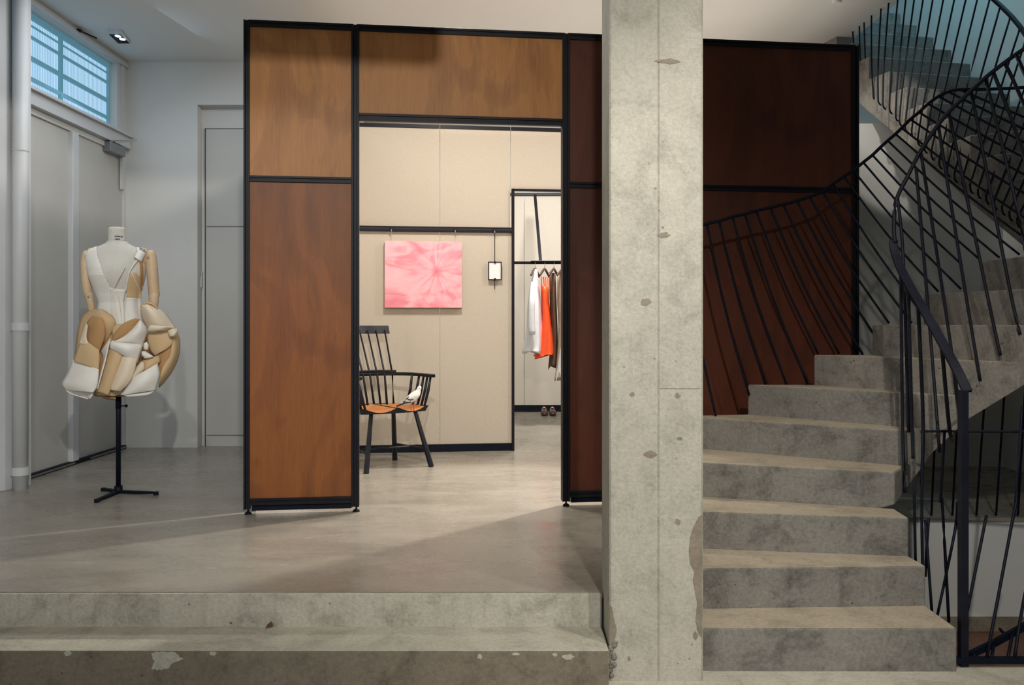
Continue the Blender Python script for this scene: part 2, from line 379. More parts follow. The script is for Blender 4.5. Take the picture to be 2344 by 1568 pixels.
# door_1: flush double door, left wall
d = MB(); d.box((XL-0.06, dy0, PZF+0.025), (XL-0.015, ywl(161), dz1)); d.box((XL-0.06, ywl(175), PZF+0.025), (XL-0.015, dy1, dz1))
door = struct(d.build('door_1', 'door', bevel=0.003), 'flush white double door on the left wall')
q = MB(); q.box((XL-0.06, ywl(161), PZF+0.02), (XL+0.02, ywl(175), dz1)); q.build('door_post', 'whitepaint', door, bevel=0.004)
q = MB(); q.box((XL-0.03, ywl(178), PZF+0.03), (XL-0.008, ywl(186), dz1-.1)); q.build('door_edge', 'door', door)
q = MB(); q.box((XL-0.05, dy0, PZF+0.001), (XL+0.02, dy1, PZF+0.028)); q.build('threshold', 'metal', door)
q = MB(); q.box((XL-0.045, dy0, PZF+0.008), (XL+0.024, ywl(165), PZF+0.020)); q.box((XL-0.045, ywl(200), PZF+0.008), (XL+0.024, dy1, PZF+0.020)); q.build('threshold_strip', 'steel', door)
# back wall left area, with recessed panel
YB = 7.62
xe = PX(452, YB)
w = MB(); w.box((XL-0.3, YB, 0), (xe, YB+0.4, CE)); w.box((xe, YB, PZ(240, YB)), (-1.25, YB+0.4, CE)); w.box((xe, YB+0.11, 0), (-1.3, YB+0.4, PZ(240, YB)))
struct(w.build('wall_back', 'wall'), 'white plastered back wall behind the dress form')
YD = YB+0.11
q = MB(); q.box((PX(472, YD), YD-0.012, PZ(1022, YD)), (-1.3, YD, PZ(295, YD)))
door2 = struct(q.build('door_2', 'door', bevel=0.002), 'white panelled recess door beside the wooden partition')
q = MB()
for y in (518, 995): q.box((PX(474, YD), YD-0.016, PZ(y+1.5, YD)), (-1.35, YD-0.010, PZ(y, YD)))
q.box((PX(470, YD), YD-0.016, PZ(1020, YD)), (PX(471.5, YD), YD-0.004, PZ(295, YD))); q.box((PX(470, YD), YD-0.016, PZ(296, YD)), (-1.35, YD-0.004, PZ(294.5, YD)))
q.build('door_gap', 'groove', door2)
# pilaster with pipe
q = MB(); q.prism([(-3.6, 5.60), (-3.16, 5.60), (-3.13, 5.64), (-3.075, 5.84), (-3.22, 5.90), (-3.6, 5.90)], 0.26, CE)
struct(q.build('wall_pilaster', 'whitepaint', bevel=0.004), 'white pilaster at the left edge').name = 'trim_4'
pp = thing('drain_pipe', 'white painted round pipe running down the pilaster at the far left', 'pipe', (-3.07, 5.70, PZF))
q = MB(); q.tube([(-3.07, 5.70, PZF), (-3.07, 5.70, CE)], 0.046, 20); q.build('pipe', 'whitepaint', pp, smooth=True)
for y in (748, 1078):
    q = MB(); z = PZ(y, 5.7); q.tube([(-3.07, 5.70, z-0.025), (-3.07, 5.70, z+0.025)], 0.052, 20); q.build('pipe_collar', 'whitepaint', pp)
q = MB(); z = PZ(345, 5.7); q.tube([(-3.07, 5.70, z-0.004), (-3.07, 5.70, z+0.004)], 0.049, 20); q.build('pipe_collar', 'whitepaint', pp)
# room rear and side walls
w = MB(); w.box((-1.44, 5.03, PZF), (-1.41, 7.7, 2.9)); struct(w.build('wall_side', 'wall'), 'hidden side wall of the lit room')
w = MB(); w.box((-1.6, 11.0, PZF), (2.6, 11.2, CE)); struct(w.build('wall_far', 'wall'), 'white wall behind the far panels')
w = MB(); w.box((1.98, 5.45, PZF), (2.06, 11.0, 2.9)); struct(w.build('wall_inner', 'wall'), 'white wall closing the room toward the stairwell')
w = MB(); w.box((-1.6, 7.7, PZF), (-1.5, 11.0, 2.9)); struct(w.build('wall_inner_left', 'wall')).name = 'wall_left_inner'
# stairwell shell
w = MB(); w.box((2.20, 6.60, PZF), (4.3, 6.72, 2.74)); struct(w.build('wall_stairwell', 'wall'), 'grey plaster wall beneath the upper flight')
w = MB(); w.box((3.55, -4, -1.4), (3.75, 11, 7.0)); struct(w.build('wall_right', 'wall'), 'stairwell side wall lit by bluish daylight')
w = MB(); w.box((2.0, 9.6, PZF), (4.3, 9.8, 7.0)); struct(w.build('wall_stair_back', 'wall'), 'end wall of the stairwell')
w = MB(); w.box((2.50, 3.9, CE+0.25), (2.62, 9.8, 7.0)); w.box((2.5, 3.8, CE+.25), (3.75, 3.9, 7.0)); struct(w.build('wall_stair_upper', 'wall'), 'upper stairwell wall')
w = MB(); w.box((2.5, 3.8, 7.0), (3.75, 9.8, 7.1)); struct(w.build('ceiling_stairwell', 'ceiling'), 'ceiling high above the stairwell')
# basement void under the platform edge
w = MB(); w.box((0.9, 4.87, -1.3), (4.3, 5.0, 0.245)); struct(w.build('wall_lower', 'wall'), 'pale wall of the lower stairwell below the platform edge')
w = MB(); w.box((1.0, 4.83, -0.34), (3.55, 4.87, -0.27)); struct(w.build('baseboard_lower', 'stepdark'), 'dark skirting of the lower stairwell')
w = MB(); w.box((1.66, 4.30, -0.45), (3.55, 4.87, -0.335)); struct(w.build('floor_landing', 'brown'), 'brown worn landing at the lower level')
w = MB(); w.box((1.66, 3.3, -0.75), (3.55, 4.30, -0.50)); struct(w.build('floor_basement', 'stair'), 'grey concrete lower down the stairwell')
w = MB(); w.box((1.5, 3.46, -0.75), (1.64, 4.86, -0.004)); struct(w.build('wall_void', 'wall'), 'side of the lower stairwell')

# ================================================================== PLATFORM EDGE + STEP
t = thing('platform_riser', 'weathered pale concrete edge of the raised platform, above the long low step', 'platform edge', (-1.8, 3.5, 0))
q = MB(); q.box((-4.4, 3.50, 0.12), (0.345, 3.5125, PZF-0.003)); q.build('riser_face', 'riser', t, bevel=0.003)
st = thing('platform_step', 'long low concrete step running along the platform edge, chipped on its nosing', 'step', (-1.8, 3.38, 0))
q = MB(); q.box((-4.4, 3.245, 0.0), (0.345, 3.505, 0.13))
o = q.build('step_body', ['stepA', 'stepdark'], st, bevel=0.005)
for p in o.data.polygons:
    if p.normal.y < -0.9: p.material_index = 1  # front face takes the darker concrete
def blob(cx, cy, rx, ry, n=26, jag=0.35, seed=1):
    r = random.Random(seed); return [(cx+rx*math.cos(2*math.pi*i/n)*(1+r.uniform(-jag, jag)), cy+ry*math.sin(2*math.pi*i/n)*(1+r.uniform(-jag, jag))) for i in range(n)]
def chip(poly, Y, thick, mat, name, parent):
    q = MB(); fr_ = [P(x, y, Y) for x, y in poly]; bk = [v+Vector((0, thick, 0)) for v in fr_]; n = len(poly)
    q.add(fr_+bk, [tuple(range(n))]+[(i, (i+1) % n, (i+1) % n+n, i+n) for i in range(n)]); return q.build(name, mat, parent)
_pts = [(345, 1494), (352, 1512), (348, 1530), (358, 1536), (372, 1531), (388, 1528), (396, 1518), (418, 1510), (410, 1500), (402, 1493), (372, 1490)]
_r = random.Random(5); _q = []
for (ax_, ay_), (bx_, by_) in zip(_pts, _pts[1:]+_pts[:1]):
    for k_ in range(4): _q.append((ax_+(bx_-ax_)*k_/4+_r.uniform(-2, 2), ay_+(by_-ay_)*k_/4+_r.uniform(-2, 2)))
chip(_q, 3.2435, 0.004, 'riser', 'chipped_patch', st)['label'] = 'pale chipped patch'
for i, (cx, cy, rx, ry) in enumerate(((155, 1496, 8, 6), (1098, 1503, 6, 6), (1300, 1504, 12, 7), (488, 1496, 8, 5), (1270, 1499, 6, 4), (1180, 1497, 9, 3))):
    chip(blob(cx, cy, rx, ry, 14, 0.3, i), 3.2435, 0.004, 'riser', 'chipped_patch', st)
lf = MB(); a = P(617, 1436, 3.49); a.z = 0.131
lf.add([a+Vector((-0.012, -0.012, 0)), a+Vector((0.016, -0.004, 0.006)), a+Vector((0.006, 0.004, 0.022)), a+Vector((-0.008, 0.003, 0.010))], [(0, 1, 2), (0, 2, 3)])
tag(lf.build('dry_leaf', 'leaf', solid=0.002), 'small dry brown leaf lying on the long low concrete step', 'leaf')

# ================================================================== PILLAR
pl = thing('concrete_pillar', 'square raw concrete pillar standing in front of the partition and stairs', 'pillar', (0.52, 3.43, 0))
def pillar_mat():
    m = concrete('pillar_concrete', srgb(178, 174, 161), srgb(152, 148, 136), 0.6, streak=0.12)
    return m
M['pillar'] = pillar_mat()
q = MB(); x0, x1, xg = PX(1395, 3.30), PX(1610, 3.30), PX(1507, 3.30)
yf, yb = 3.30, 3.57
poly = [(x0, yf+0.006), (x0+0.006, yf), (xg-0.004, yf), (xg, yf+0.004), (xg+0.004, yf), (x1-0.008, yf), (x1, yf+0.008), (x1, yb), (x0, yb)]
q.prism(poly, 0.0, CE+0.01); q.build('shaft', 'pillar', pl)
def stain(pts, nm, mat, off=0.0015):
    chip(pts, yf-off, 0.002, mat, nm, pl)
stain([(1396, 1385), (1401, 1390), (1406, 1420), (1412, 1440), (1408, 1462), (1402, 1478), (1396, 1480)], 'damp_stain', 'damp')
stain([(1608, 1178), (1600, 1182), (1588, 1205), (1580, 1230), (1577, 1262), (1580, 1290), (1590, 1310), (1586, 1330), (1596, 1380), (1592, 1420), (1598, 1450), (1607, 1460), (1608, 1400), (1606, 1330), (1608, 1300)], 'damp_stain', 'damp')
q = MB(); zz = PZ(889, yf); q.box((xg+0.006, yf-0.0012, zz-0.0012), (x1-0.009, yf+0.001, zz+0.0012)); q.build('board_seam', 'damp', pl)
for i_, (mx_, my_, ax_, ay_) in enumerate(((1551, 905, 6, 6), (1552, 1195, 6, 7), (1478, 692, 10, 9), (1447, 903, 5, 6), (1490, 1040, 14, 7), (1529, 140, 26, 5), (1522, 538, 12, 6), (1556, 1004, 5, 4), (1440, 1508, 4, 5), (1592, 1455, 5, 9))):
    stain(blob(mx_, my_, ax_, ay_, 14, 0.35, i_+20), 'surface_mark', 'damp')
rb = random.Random(3)
q = MB(); a = Vector((x0, yf, 0))
for i in range(14):
    z = 0.02+i*0.009+rb.uniform(0, .005); q.ball((x0+rb.uniform(-0.006, 0.02), yf-0.002, z), rb.uniform(0.006, 0.014), 0.006, rb.uniform(0.005, 0.012), 8, 5)
q.build('mortar_lump', 'stair_side', pl)

# ================================================================== MAIN STAIR
R_ = 0.1605
LE = {1: (0.70, 3.395), 2: (0.70, 3.62), 3: (0.70, 3.955), 4: (0.72, 4.33), 5: (0.86, 4.83), 6: (1.27, 4.92), 7: (1.62, 4.90), 8: (1.92, 4.87),
      9: (2.14, 4.75), 10: (2.36, 4.60), 11: (2.75, 4.52), 12: (2.84, 4.72), 13: (2.78, 4.92), 14: (2.74, 5.15), 15: (2.71, 5.40), 16: (2.70, 5.65),
      17: (2.69, 5.92), 18: (2.655, 6.15), 19: (2.62, 6.35), 20: (2.56, 6.55)}
RE = {1: (1.652, 3.39), 2: (1.658, 3.66), 3: (1.655, 3.81), 4: (1.672, 3.99), 5: (1.80, 4.17), 6: (1.95, 4.23), 7: (2.07, 4.15), 8: (2.20, 3.95),
      9: (2.27, 3.72), 10: (2.40, 3.50), 11: (2.70, 3.40), 12: (3.05, 3.50), 13: (3.35, 3.85), 14: (3.48, 4.40), 15: (3.50, 4.95), 16: (3.52, 5.50),
      17: (3.52, 6.05), 18: (3.46, 6.34), 19: (3.41, 6.52), 20: (3.38, 6.73)}
for k in range(21, 31):
    d = k-20; LE[k] = (2.56-0.045*d, 6.55+0.20*d); RE[k] = (3.38-0.043*d, 6.73+0.20*d)
stair = thing('concrete_staircase', 'curved raw concrete staircase winding up to the right behind the pillar', 'staircase', (1.2, 3.9, 0))
def lerp2(a, b_, t): return (a[0]+(b_[0]-a[0])*t, a[1]+(b_[1]-a[1])*t)
for k in range(1, 30):
    L0, R0, R1, L1 = LE[k], RE[k], RE[k+1], LE[k+1]
    z = k*R_
    jr = random.Random(k)
    th = 0.27
    if k <= 3: zb = [-0.02]*4
    elif k == 4: zb = [0.15, 0.50, 0.53, 0.27]
    elif k <= 10: zb = [max(z-0.50, 0.27) if k < 7 else z-th-R_*0.0, z-th, z+R_-th, z+R_-th]
    else: zb = [z-0.40, z-0.40, z+R_-0.40, z+R_-0.40]
    if k in (5, 6): zb = [PZF+.01, z-th, z+R_-th, PZF+.01]
    q = MB()
    # nosing edge slightly irregular, edges subdivided so the bevel and the roughness read
    n = 10
    front = [lerp2(L0, R0, i/n) for i in range(n+1)]; back = [lerp2(R1, L1, i/n) for i in range(n+1)]
    polyp = [L0, R0, R1, L1]
    q.prism(polyp, zb, z)
    o = q.build('step', ['stair', 'stair_side'], stair, bevel=0.006)
    for p in o.data.polygons:
        if abs(p.normal.z) < 0.3:
            e = Vector((R1[0]-R0[0], R1[1]-R0[1], 0)).normalized()
            if abs(p.normal.dot(e)) < 0.1: p.material_index = 1
    # tread cover strip gives the top a lighter, browner tone
    if k <= 8:
        q = MB(); ins = 0.004
        q.prism([lerp2(L0, R1, 0.006), lerp2(R0, L1, 0.006), lerp2(R1, L0, 0.006), lerp2(L1, R0, 0.006)], z-0.001, z+0.0012)
        q.build('tread_surface', 'tread', o, local=False)

# ---- outer railing (between stairs and partition)
def rail_thing(name, label, loc): return thing(name, label, 'railing', loc)
RO = [(1490, 545), (1560, 528), (1618, 512), (1646, 506), (1676.5, 496), (1705, 490), (1731, 482.5), (1763.5, 475), (1793, 468), (1824, 459.5), (1853.5, 450), (1883, 438), (1907, 421),
      (1932, 404), (1953, 390), (1976, 371.6), (1997, 355), (2014.6, 338), (2032, 322), (2050, 306.6), (2064, 293), (2084, 273), (2103.5, 257), (2124.5, 237.7), (2148.5, 220.5), (2171, 210), (2196, 205), (2260, 204), (2344, 200), (2420, 190)]
YO = [(1490, 4.85), (1950, 4.93), (2100, 4.85), (2200, 4.75), (2344, 4.65), (2500, 4.62)]
feet = {2: (1715, 905), 3: (1752, 880), 4: (1800, 880), 5: (1849, 880), 6: (1873, 810), 7: (1921, 810), 8: (1975, 812), 9: (2007, 776), 10: (2035, 740), 11: (2087, 740), 12: (2130, 742),
        13: (2148, 668), 14: (2200, 662), 15: (2202, 606), 16: (2245, 596), 17: (2288, 590), 18: (2334, 583), 19: (2392, 578), 20: (2440, 560), 21: (2480, 520), 22: (2520, 490), 23: (2540, 455), 24: (2560, 425), 25: (2570, 390), 26: (2580, 350), 1: (1640, 960), 0: (1560, 1000)}
YF = [(1560, 4.72), (1700, 4.90), (2000, 4.90), (2090, 4.80), (2200, 4.68), (2344, 4.55), (2600, 4.5)]
ro = rail_thing('stair_railing', 'thin black outer stair railing with fanned leaning bars, running in front of the wooden panels', (1.6, 4.9, 0.9))
railpts = [P(x, y, interp(YO, x)) for x, y in RO]
q = MB(); q.tube(spline(railpts, 4), 0.0085, 8); q.build('handrail', 'metal', ro, smooth=True)
for i, (fx, fy) in feet.items():
    a = railpts[i]; b_ = P(fx, fy, interp(YF, fx)); mid = a.lerp(b_, 0.5)+Vector((-0.012, 0, -0.012))
    q = MB(); q.tube(spline([a, mid, b_], 5), 0.0062, 6); q.build('baluster', 'metal', ro, smooth=True)

# ---- inner handrail
ri = rail_thing('stair_handrail', 'black inner stair handrail twisting up from the floor post, with long leaning bars', (1.7, 3.45, 0))
RI = [(2215, 897, 3.45), (2190, 845, 3.52), (2150, 772, 3.66), (2112, 705, 3.80), (2080, 650, 3.93), (2060, 610, 4.02), (2047, 572, 4.08), (2046, 550, 4.10)]
q = MB(); q.tube(spline([P(*p) for p in RI], 5), [1]*(5*7+1), flat=(0.016, 0.036), up=(1, 0, 0.3)); q.build('handrail', 'rail', ri, bevel=0.003)
RI2 = [(2049, 556, 4.09), (2046, 520, 4.10), (2052, 458, 4.12), (2078, 403, 4.12), (2108, 345, 4.12), (2161, 268, 4.08), (2225, 206, 4.02), (2270, 166, 3.95), (2344, 112, 3.86), (2460, 40, 3.7)]
q = MB(); q.tube(spline([P(*p) for p in RI2], 5), 0.0095, 8); q.build('upper_handrail', 'rail', ri, smooth=True)
q = MB(); a = P(2206, 897, 3.44)
pxw = 0.0148; q.box((a.x-pxw, 3.43, 0.0), (a.x+pxw, 3.46, PZ(893, 3.44))); q.build('post', 'rail', ri, bevel=0.002)
inner_b = [  # top px,Y, foot px,Y
 ((2062, 612, 4.02), (2066, 968, 4.10), (2072, 1128, 4.05)), ((2079, 650, 3.93), (2087, 950, 4.0), (2090, 1050, 4.0)),
 ((2101, 688, 3.84), (2113, 960, 3.95), (2110, 1110, 3.95)), ((2097, 384, 4.12), (2127, 735, 4.16), (2151, 1036, 4.05)),
 ((2155, 783, 3.64), (2172, 970, 3.8), (2180, 1010, 3.95)), ((2108, 350, 4.12), (2163, 700, 4.2), (2203, 985, 4.12)),
 ((2183, 834, 3.55), (2190, 900, 3.8), (2196, 948, 4.1)),
 ((2148, 290, 4.10), (2210, 670, 4.12), (2244, 872, 4.10)), ((2173, 262, 4.07), (2261, 680, 4.05), (2290, 814, 4.02)),
 ((2223, 208, 4.02), (2310, 655, 3.98), (2336, 766, 3.95)), ((2256, 180, 3.98), (2322, 450, 3.92), (2372, 700, 3.8)),
 ((2273, 163, 3.95), (2335, 330, 3.9), (2420, 620, 3.6)), ((2300, 144, 3.92), (2344, 240, 3.88), (2470, 560, 3.5)), ((2326, 125, 3.88), (2360, 200, 3.8), (2500, 500, 3.5)),
 ((2055, 455, 4.12), (2068, 600, 4.1), (2080, 990, 4.05))]
for tr in inner_b:
    q = MB(); q.tube(spline([P(*p) for p in tr], 6), 0.0078, 6); q.build('baluster', 'rail', ri, smooth=True)

# ---- well guard at the foot of the stair
gd = rail_thing('stairwell_guard', 'black steel guard with bottom bar and crossing bars around the stairwell opening at lower right', (2.0, 3.5, 0))
q = MB(); q.box((PX(2187, 3.43), 3.425, PZ(1520, 3.43)), (2.6, 3.455, PZ(1507, 3.43))); q.build('bottom_bar', 'metal', gd, bevel=0.002)
q = MB(); q.tube([P(2212, 1503, 3.50), P(2280, 1470, 3.53), P(2344, 1434, 3.56), P(2460, 1370, 3.62)], 1, flat=(0.014, 0.026)); q.build('diagonal_rail', 'metal', gd)
q = MB(); q.tube([P(2116, 987, 3.86), P(2344, 988, 3.80), P(2480, 988, 3.76)], 0.006, 6); q.build('cross_bar', 'metal', gd)
for tr in [((2092, 1100, 3.80), (2096, 1300, 3.80)), ((2112, 988, 3.84), (2110, 1180, 3.80), (2112, 1310, 3.78)), ((2118, 1190, 3.8), (2133, 1400, 3.72)), ((2126, 1186, 3.82), (2121, 1260, 3.8), (2118, 1320, 3.8)),
           ((2156, 1140, 3.84), (2162, 1240, 3.8), (2172, 1425, 3.72)), ((2192, 1150, 3.86), (2186, 1215, 3.8), (2145, 1412, 3.72)), ((2190, 1190, 3.84), (2200, 1270, 3.78), (2206, 1400, 3.5)),
           ((2162, 990, 3.84), (2155, 1110, 3.82), (2153, 1150, 3.82)), ((2202, 1000, 3.8), (2197, 1120, 3.8), (2190, 1200, 3.8)),
           ((2258, 1180, 3.6), (2240, 1270, 3.55), (2214, 1400, 3.47)), ((2340, 930, 3.7), (2326, 1140, 3.65), (2314, 1210, 3.6), (2258, 1509, 3.44)), ((2400, 1100, 3.6), (2343, 1376, 3.5), (2322, 1509, 3.44)),
           ((2275, 1474, 3.52), (2270, 1505, 3.46)), ((2318, 1450, 3.54), (2307, 1505, 3.46)), ((2289, 1440, 3.6), (2300, 1452, 3.54)), ((2230, 1496, 3.5), (2230, 1504, 3.48))]:
    q = MB(); q.tube(spline([P(*p) for p in tr], 4), 0.0062, 6); q.build('baluster', 'metal', gd, smooth=True)
lg = rail_thing('landing_guard', 'black bars standing on the platform edge in the shadow under the stair', (2.4, 4.84, PZF))
for tx, fx in ((2200, 2180), (2262, 2235), (2306, 2280), (2352, 2330), (2400, 2378), (2150, 2132)):
    q = MB(); q.tube([P(tx, 800, 4.90), P(fx, 1180, 4.875)], 0.0062, 6); q.build('baluster', 'metal', lg, smooth=True)
q = MB(); q.tube([P(2130, 800, 4.90), P(2460, 800, 4.90)], 0.009, 8); q.build('handrail', 'metal', lg, smooth=True)

# ---- upper flight railing
ru = rail_thing('upper_railing', 'thin black railing of the upper flight with hooked bars fixed to the step sides', (2.7, 6.0, 2.6))
YU = [(1968, 6.87), (1976, 6.75), (1989, 6.67), (2001, 6.52), (2012, 6.38), (2023, 6.27), (2038, 6.17), (2074, 6.02), (2122, 5.84), (2171, 5.62), (2221, 5.37), (2284, 5.12), (2321, 4.90), (2400, 4.7)]
up_feet = [(1968, 190), (1976, 205), (1989, 216), (2001, 226), (2012, 236), (2023, 246), (2038, 256), (2052, 273), (2061, 285), (2074, 299), (2089, 312), (2103, 330), (2118, 346), (2134, 362), (2152, 382), (2170, 400), (2187, 413), (2205, 426), (2223, 438), (2241, 450), (2260, 463), (2278, 475), (2296, 488), (2313, 501), (2331, 516), (2350, 530)]
up_top0 = [(1957.6, 83), (1971.6, 72), (1982.4, 64), (1998.5, 49), (2019, 33), (2036, 17), (2057, 0), (2075, 0), (2094, 0), (2114, 0), (2136, 0), (2160, 0), (2185, 0), (2211, 0), (2237, 0), (2265, 0), (2290, 13), (2314, 34), (2336, 60), (2350, 84), (2375, 120), (2395, 150), (2415, 185), (2435, 215), (2455, 245), (2470, 275)]
tops = []
for (fx, fy), (tx, ty) in zip(up_feet, up_top0):
    Yf = interp(YU, fx); Yt = Yf-0.02
    ln = 1.0*F/Yf
    if ty <= 100 and tx < 2280:
        ny = -8-1.9*(2265-tx)**0.72; nx = tx+(tx-fx)/(fy-ty)*1.05*(ty-ny)
    else: nx, ny = tx, ty
    a = P(fx, fy, Yf-0.03); b_ = P(nx, ny, Yt-0.03); tops.append(b_)
    mid = a.lerp(b_, 0.3)+Vector((-0.015, 0, 0))
    q = MB(); q.tube([a+Vector((0.025, 0.03, -0.006)), a+Vector((0.005, 0.005, -0.004)), a+Vector((-0.005, 0, 0.012))]+spline([a+Vector((-0.006, 0, 0.04)), mid, b_], 4), 0.0058, 6)
    q.build('baluster', 'metal', ru, smooth=True)
tops2 = [Vector(t_) for t_ in tops]
tp = [tops2[0]]+[ (tops2[i-1]+tops2[i]+tops2[i+1])/3 for i in range(1, len(tops2)-1)]+[tops2[-1]]
q = MB(); q.tube(tp, 0.014, 8); q.build('handrail', 'metal', ru, smooth=True)

# ================================================================== WOODEN PARTITION
A = Vector((PX(560, 4.915), 4.915, PZF)); Bp = Vector((PX(1298, 5.143), 5.143, PZF)); dd = (Bp-A).normalized(); th_ = math.atan2(dd.y, dd.x)
part = thing('wooden_partition', 'tall freestanding partition of brown plywood panels in black metal frames with a wide doorway', 'partition', A, th_)
def U(x):   # pixel column -> distance along the partition
    k = (x-CX)/F
    return (k*A.y-A.x)/(dd.x-k*dd.y)
def ZU(x, y):
    u = U(x); Y = A.y+dd.y*u; return PZ(y, Y)-PZF
H = ZU(560, 44)
def post(xa, xb, z0=0.03, z1=None, nm='post'):
    z1 = z1 or H; a, b_ = U(xa), U(xb); w_ = (b_-a)
    q = MB(); q.box((a, 0.0, z0), (a+w_*0.30, 0.06, z1)); q.box((b_-w_*0.30, 0.0, z0), (b_, 0.06, z1)); q.box((a+w_*0.3, 0.010, z0), (b_-w_*0.3, 0.05, z1))
    q.build(nm, 'bronze', part, local=True, bevel=0.0015)
def beam(xa, xb, z0, z1, nm='rail', d=0.0, dep=0.058):
    a, b_ = U(xa), U(xb); h = z1-z0
    q = MB(); q.box((a, d, z0), (b_, dep, z0+h*0.35)); q.box((a, d, z1-h*0.35), (b_, dep, z1)); q.box((a, d+0.008, z0+h*0.3), (b_, dep-0.008, z1-h*0.3))
    q.build(nm, 'bronze', part, local=True, bevel=0.001)
def panel(xa, xb, z0, z1, mat='ply'):
    a, b_ = U(xa), U(xb); q = MB(); q.box((-(b_-a)/2, 0.012, -(z1-z0)/2), ((b_-a)/2, 0.030, (z1-z0)/2))
    o = q.build('panel', mat, part, local=True); o.location = ((a+b_)/2, 0, (z0+z1)/2); return o
zm0, zm1 = ZU(570, 415), ZU(570, 401)
zb0, zb1 = ZU(570, 1166), ZU(570, 1142)
zl0, zl1 = ZU(822, 274.5), ZU(822, 258)
for xa, xb in ((557, 571), (804, 822), (1288, 1305)): post(xa, xb)
post(1528, 1546); post(1951, 1967)
beam(571, 804, H-0.036, H); beam(822, 1288, H-0.036, H); beam(1305, 1528, H-0.036, H); beam(1546, 1951, H-0.036, H)
beam(571, 804, zm0, zm1); beam(1305, 1528, zm0, zm1); beam(1546, 1951, zm0, zm1); beam(822, 1288, zl0, zl1, 'lintel', dep=0.032)
for xa, xb in ((571, 804), (1305, 1528), (1546, 1951)):
    beam(xa, xb, zb0+0.02, zb1); 
    q = MB(); q.box((U(xa)+0.01, 0.02, zb0-0.012), (U(xb), 0.05, zb0+0.022)); q.build('bottom_rail', 'metal', part, local=True)
panel(571, 804, zm1, H-0.036, 'ply_lit'); panel(571, 804, zb1, zm0)
panel(822, 1288, zl1, H-0.036, 'ply_lit'); panel(1305, 1528, zm1, H-0.036, 'ply_shaded'); panel(1305, 1528, zb1, zm0, 'ply_shaded')
panel(1546, 1951, zm1, H-0.036, 'ply_shaded'); panel(1546, 1951, zb1, zm0, 'ply_shaded')
for x in (566, 815, 1298, 1537, 1958):
    u = U(x); q = MB(); q.tube([(u, 0.03, 0.012), (u, 0.03, 0.06)], 0.005, 8); q.tube([(u, 0.03, 0.0), (u, 0.03, 0.008), (u, 0.03, 0.016)], [0.020, 0.018, 0.006], 12)
    q.build('levelling_foot', 'metal', part, local=True)

# ================================================================== BACK PARTITION (beige)
Y1 = 7.37
A2 = Vector((PX(1000, Y1), Y1, PZF))
def U2(x, off=0.0):
    k = (x-CX)/F; a = A2-Vector((-dd.y, dd.x, 0))*off
    return (k*a.y-a.x)/(dd.x-k*dd.y)
def Z2(y): return PZ(y, Y1)-PZF          # y as read on the pixel column 1000
def W2(x, y, off=0.0):
    p = A2+Vector((dd.x, dd.y, 0))*U2(x, off)-Vector((-dd.y, dd.x, 0))*off; p.z = PZ(y, Y1); return p
bp = thing('beige_partition', 'pale fabric-covered partition with dark rails behind the doorway, its opening leading to the clothes', 'partition', A2, th_)
def bpanel(x0, x1, y0, y1, mat='beige'):
    q = MB(); q.box((U2(x0), 0, Z2(y1)), (U2(x1), 0.012, Z2(y0))); return q.build('panel', mat, bp, local=True, bevel=0.0015)
bpanel(740, 1006.3, 294, 519.5); bpanel(1007.3, 1168, 294, 519.5); bpanel(1169, 1300, 294, 429.5); bpanel(1300, 1560, 294, 1017)
bpanel(740, 1006.3, 531, 1017); bpanel(1007.3, 1171, 531, 1017)
def bbar(x0, x1, y0, y1, nm, d=0.03, mat='bronze', b=0.001):
    q = MB(); q.box((U2(x0), -d, Z2(y1)), (U2(x1), 0.02, Z2(y0))); return q.build(nm, mat, bp, local=True, bevel=b)
for a, b_ in ((740, 1006), (1008, 1168), (1170, 1560)): bbar(a, b_, 286, 294.5, 'top_rail', d=0.008)
bbar(740, 1171, 519.5, 531, 'picture_rail'); bbar(740, 1171, 524, 526, 'rail_groove', d=0.031, mat='ink')
bbar(740, 1172, 1017, 1037, 'skirting', d=0.014, mat='metal'); bbar(1300, 1560, 1017, 1037, 'skirting', d=0.014, mat='metal')
bbar(1171, 1176.5, 429.5, 1037, 'door_frame'); bbar(1171, 1300, 429.5, 434, 'door_frame'); bbar(1296, 1302, 434, 1037, 'door_frame')
for x in (1010, 1168, 880):
    u = U2(x); q = MB(); q.tube([(u, 0.0, 0.0), (u, 0.0, 0.02)], 0.008, 8); q.build('levelling_foot', 'metal', bp, local=True)
Y2 = 10.72
fp = thing('far_partition', 'farther pale panel wall with black skirting seen through the inner doorway', 'partition', (PX(1230, Y2), Y2, PZF))
def fbox(x0, x1, y0, y1, nm, mat, d0, d1):
    q = MB(); q.box((PX(x0, Y2), Y2-d0, PZ(y1, Y2)), (PX(x1, Y2), Y2+d1, PZ(y0, Y2))); q.build(nm, mat, fp, bevel=0.001)
fbox(1050, 1199.5, 448, 928, 'panel', 'beige2', 0, 0.012); fbox(1200.3, 1360, 448, 928, 'panel', 'beige2', 0, 0.012)
fbox(1050, 1360, 442, 448, 'top_rail', 'bronze', 0.03, 0.02); fbox(1050, 1360, 927, 941, 'skirting', 'metal', 0.014, 0.02)
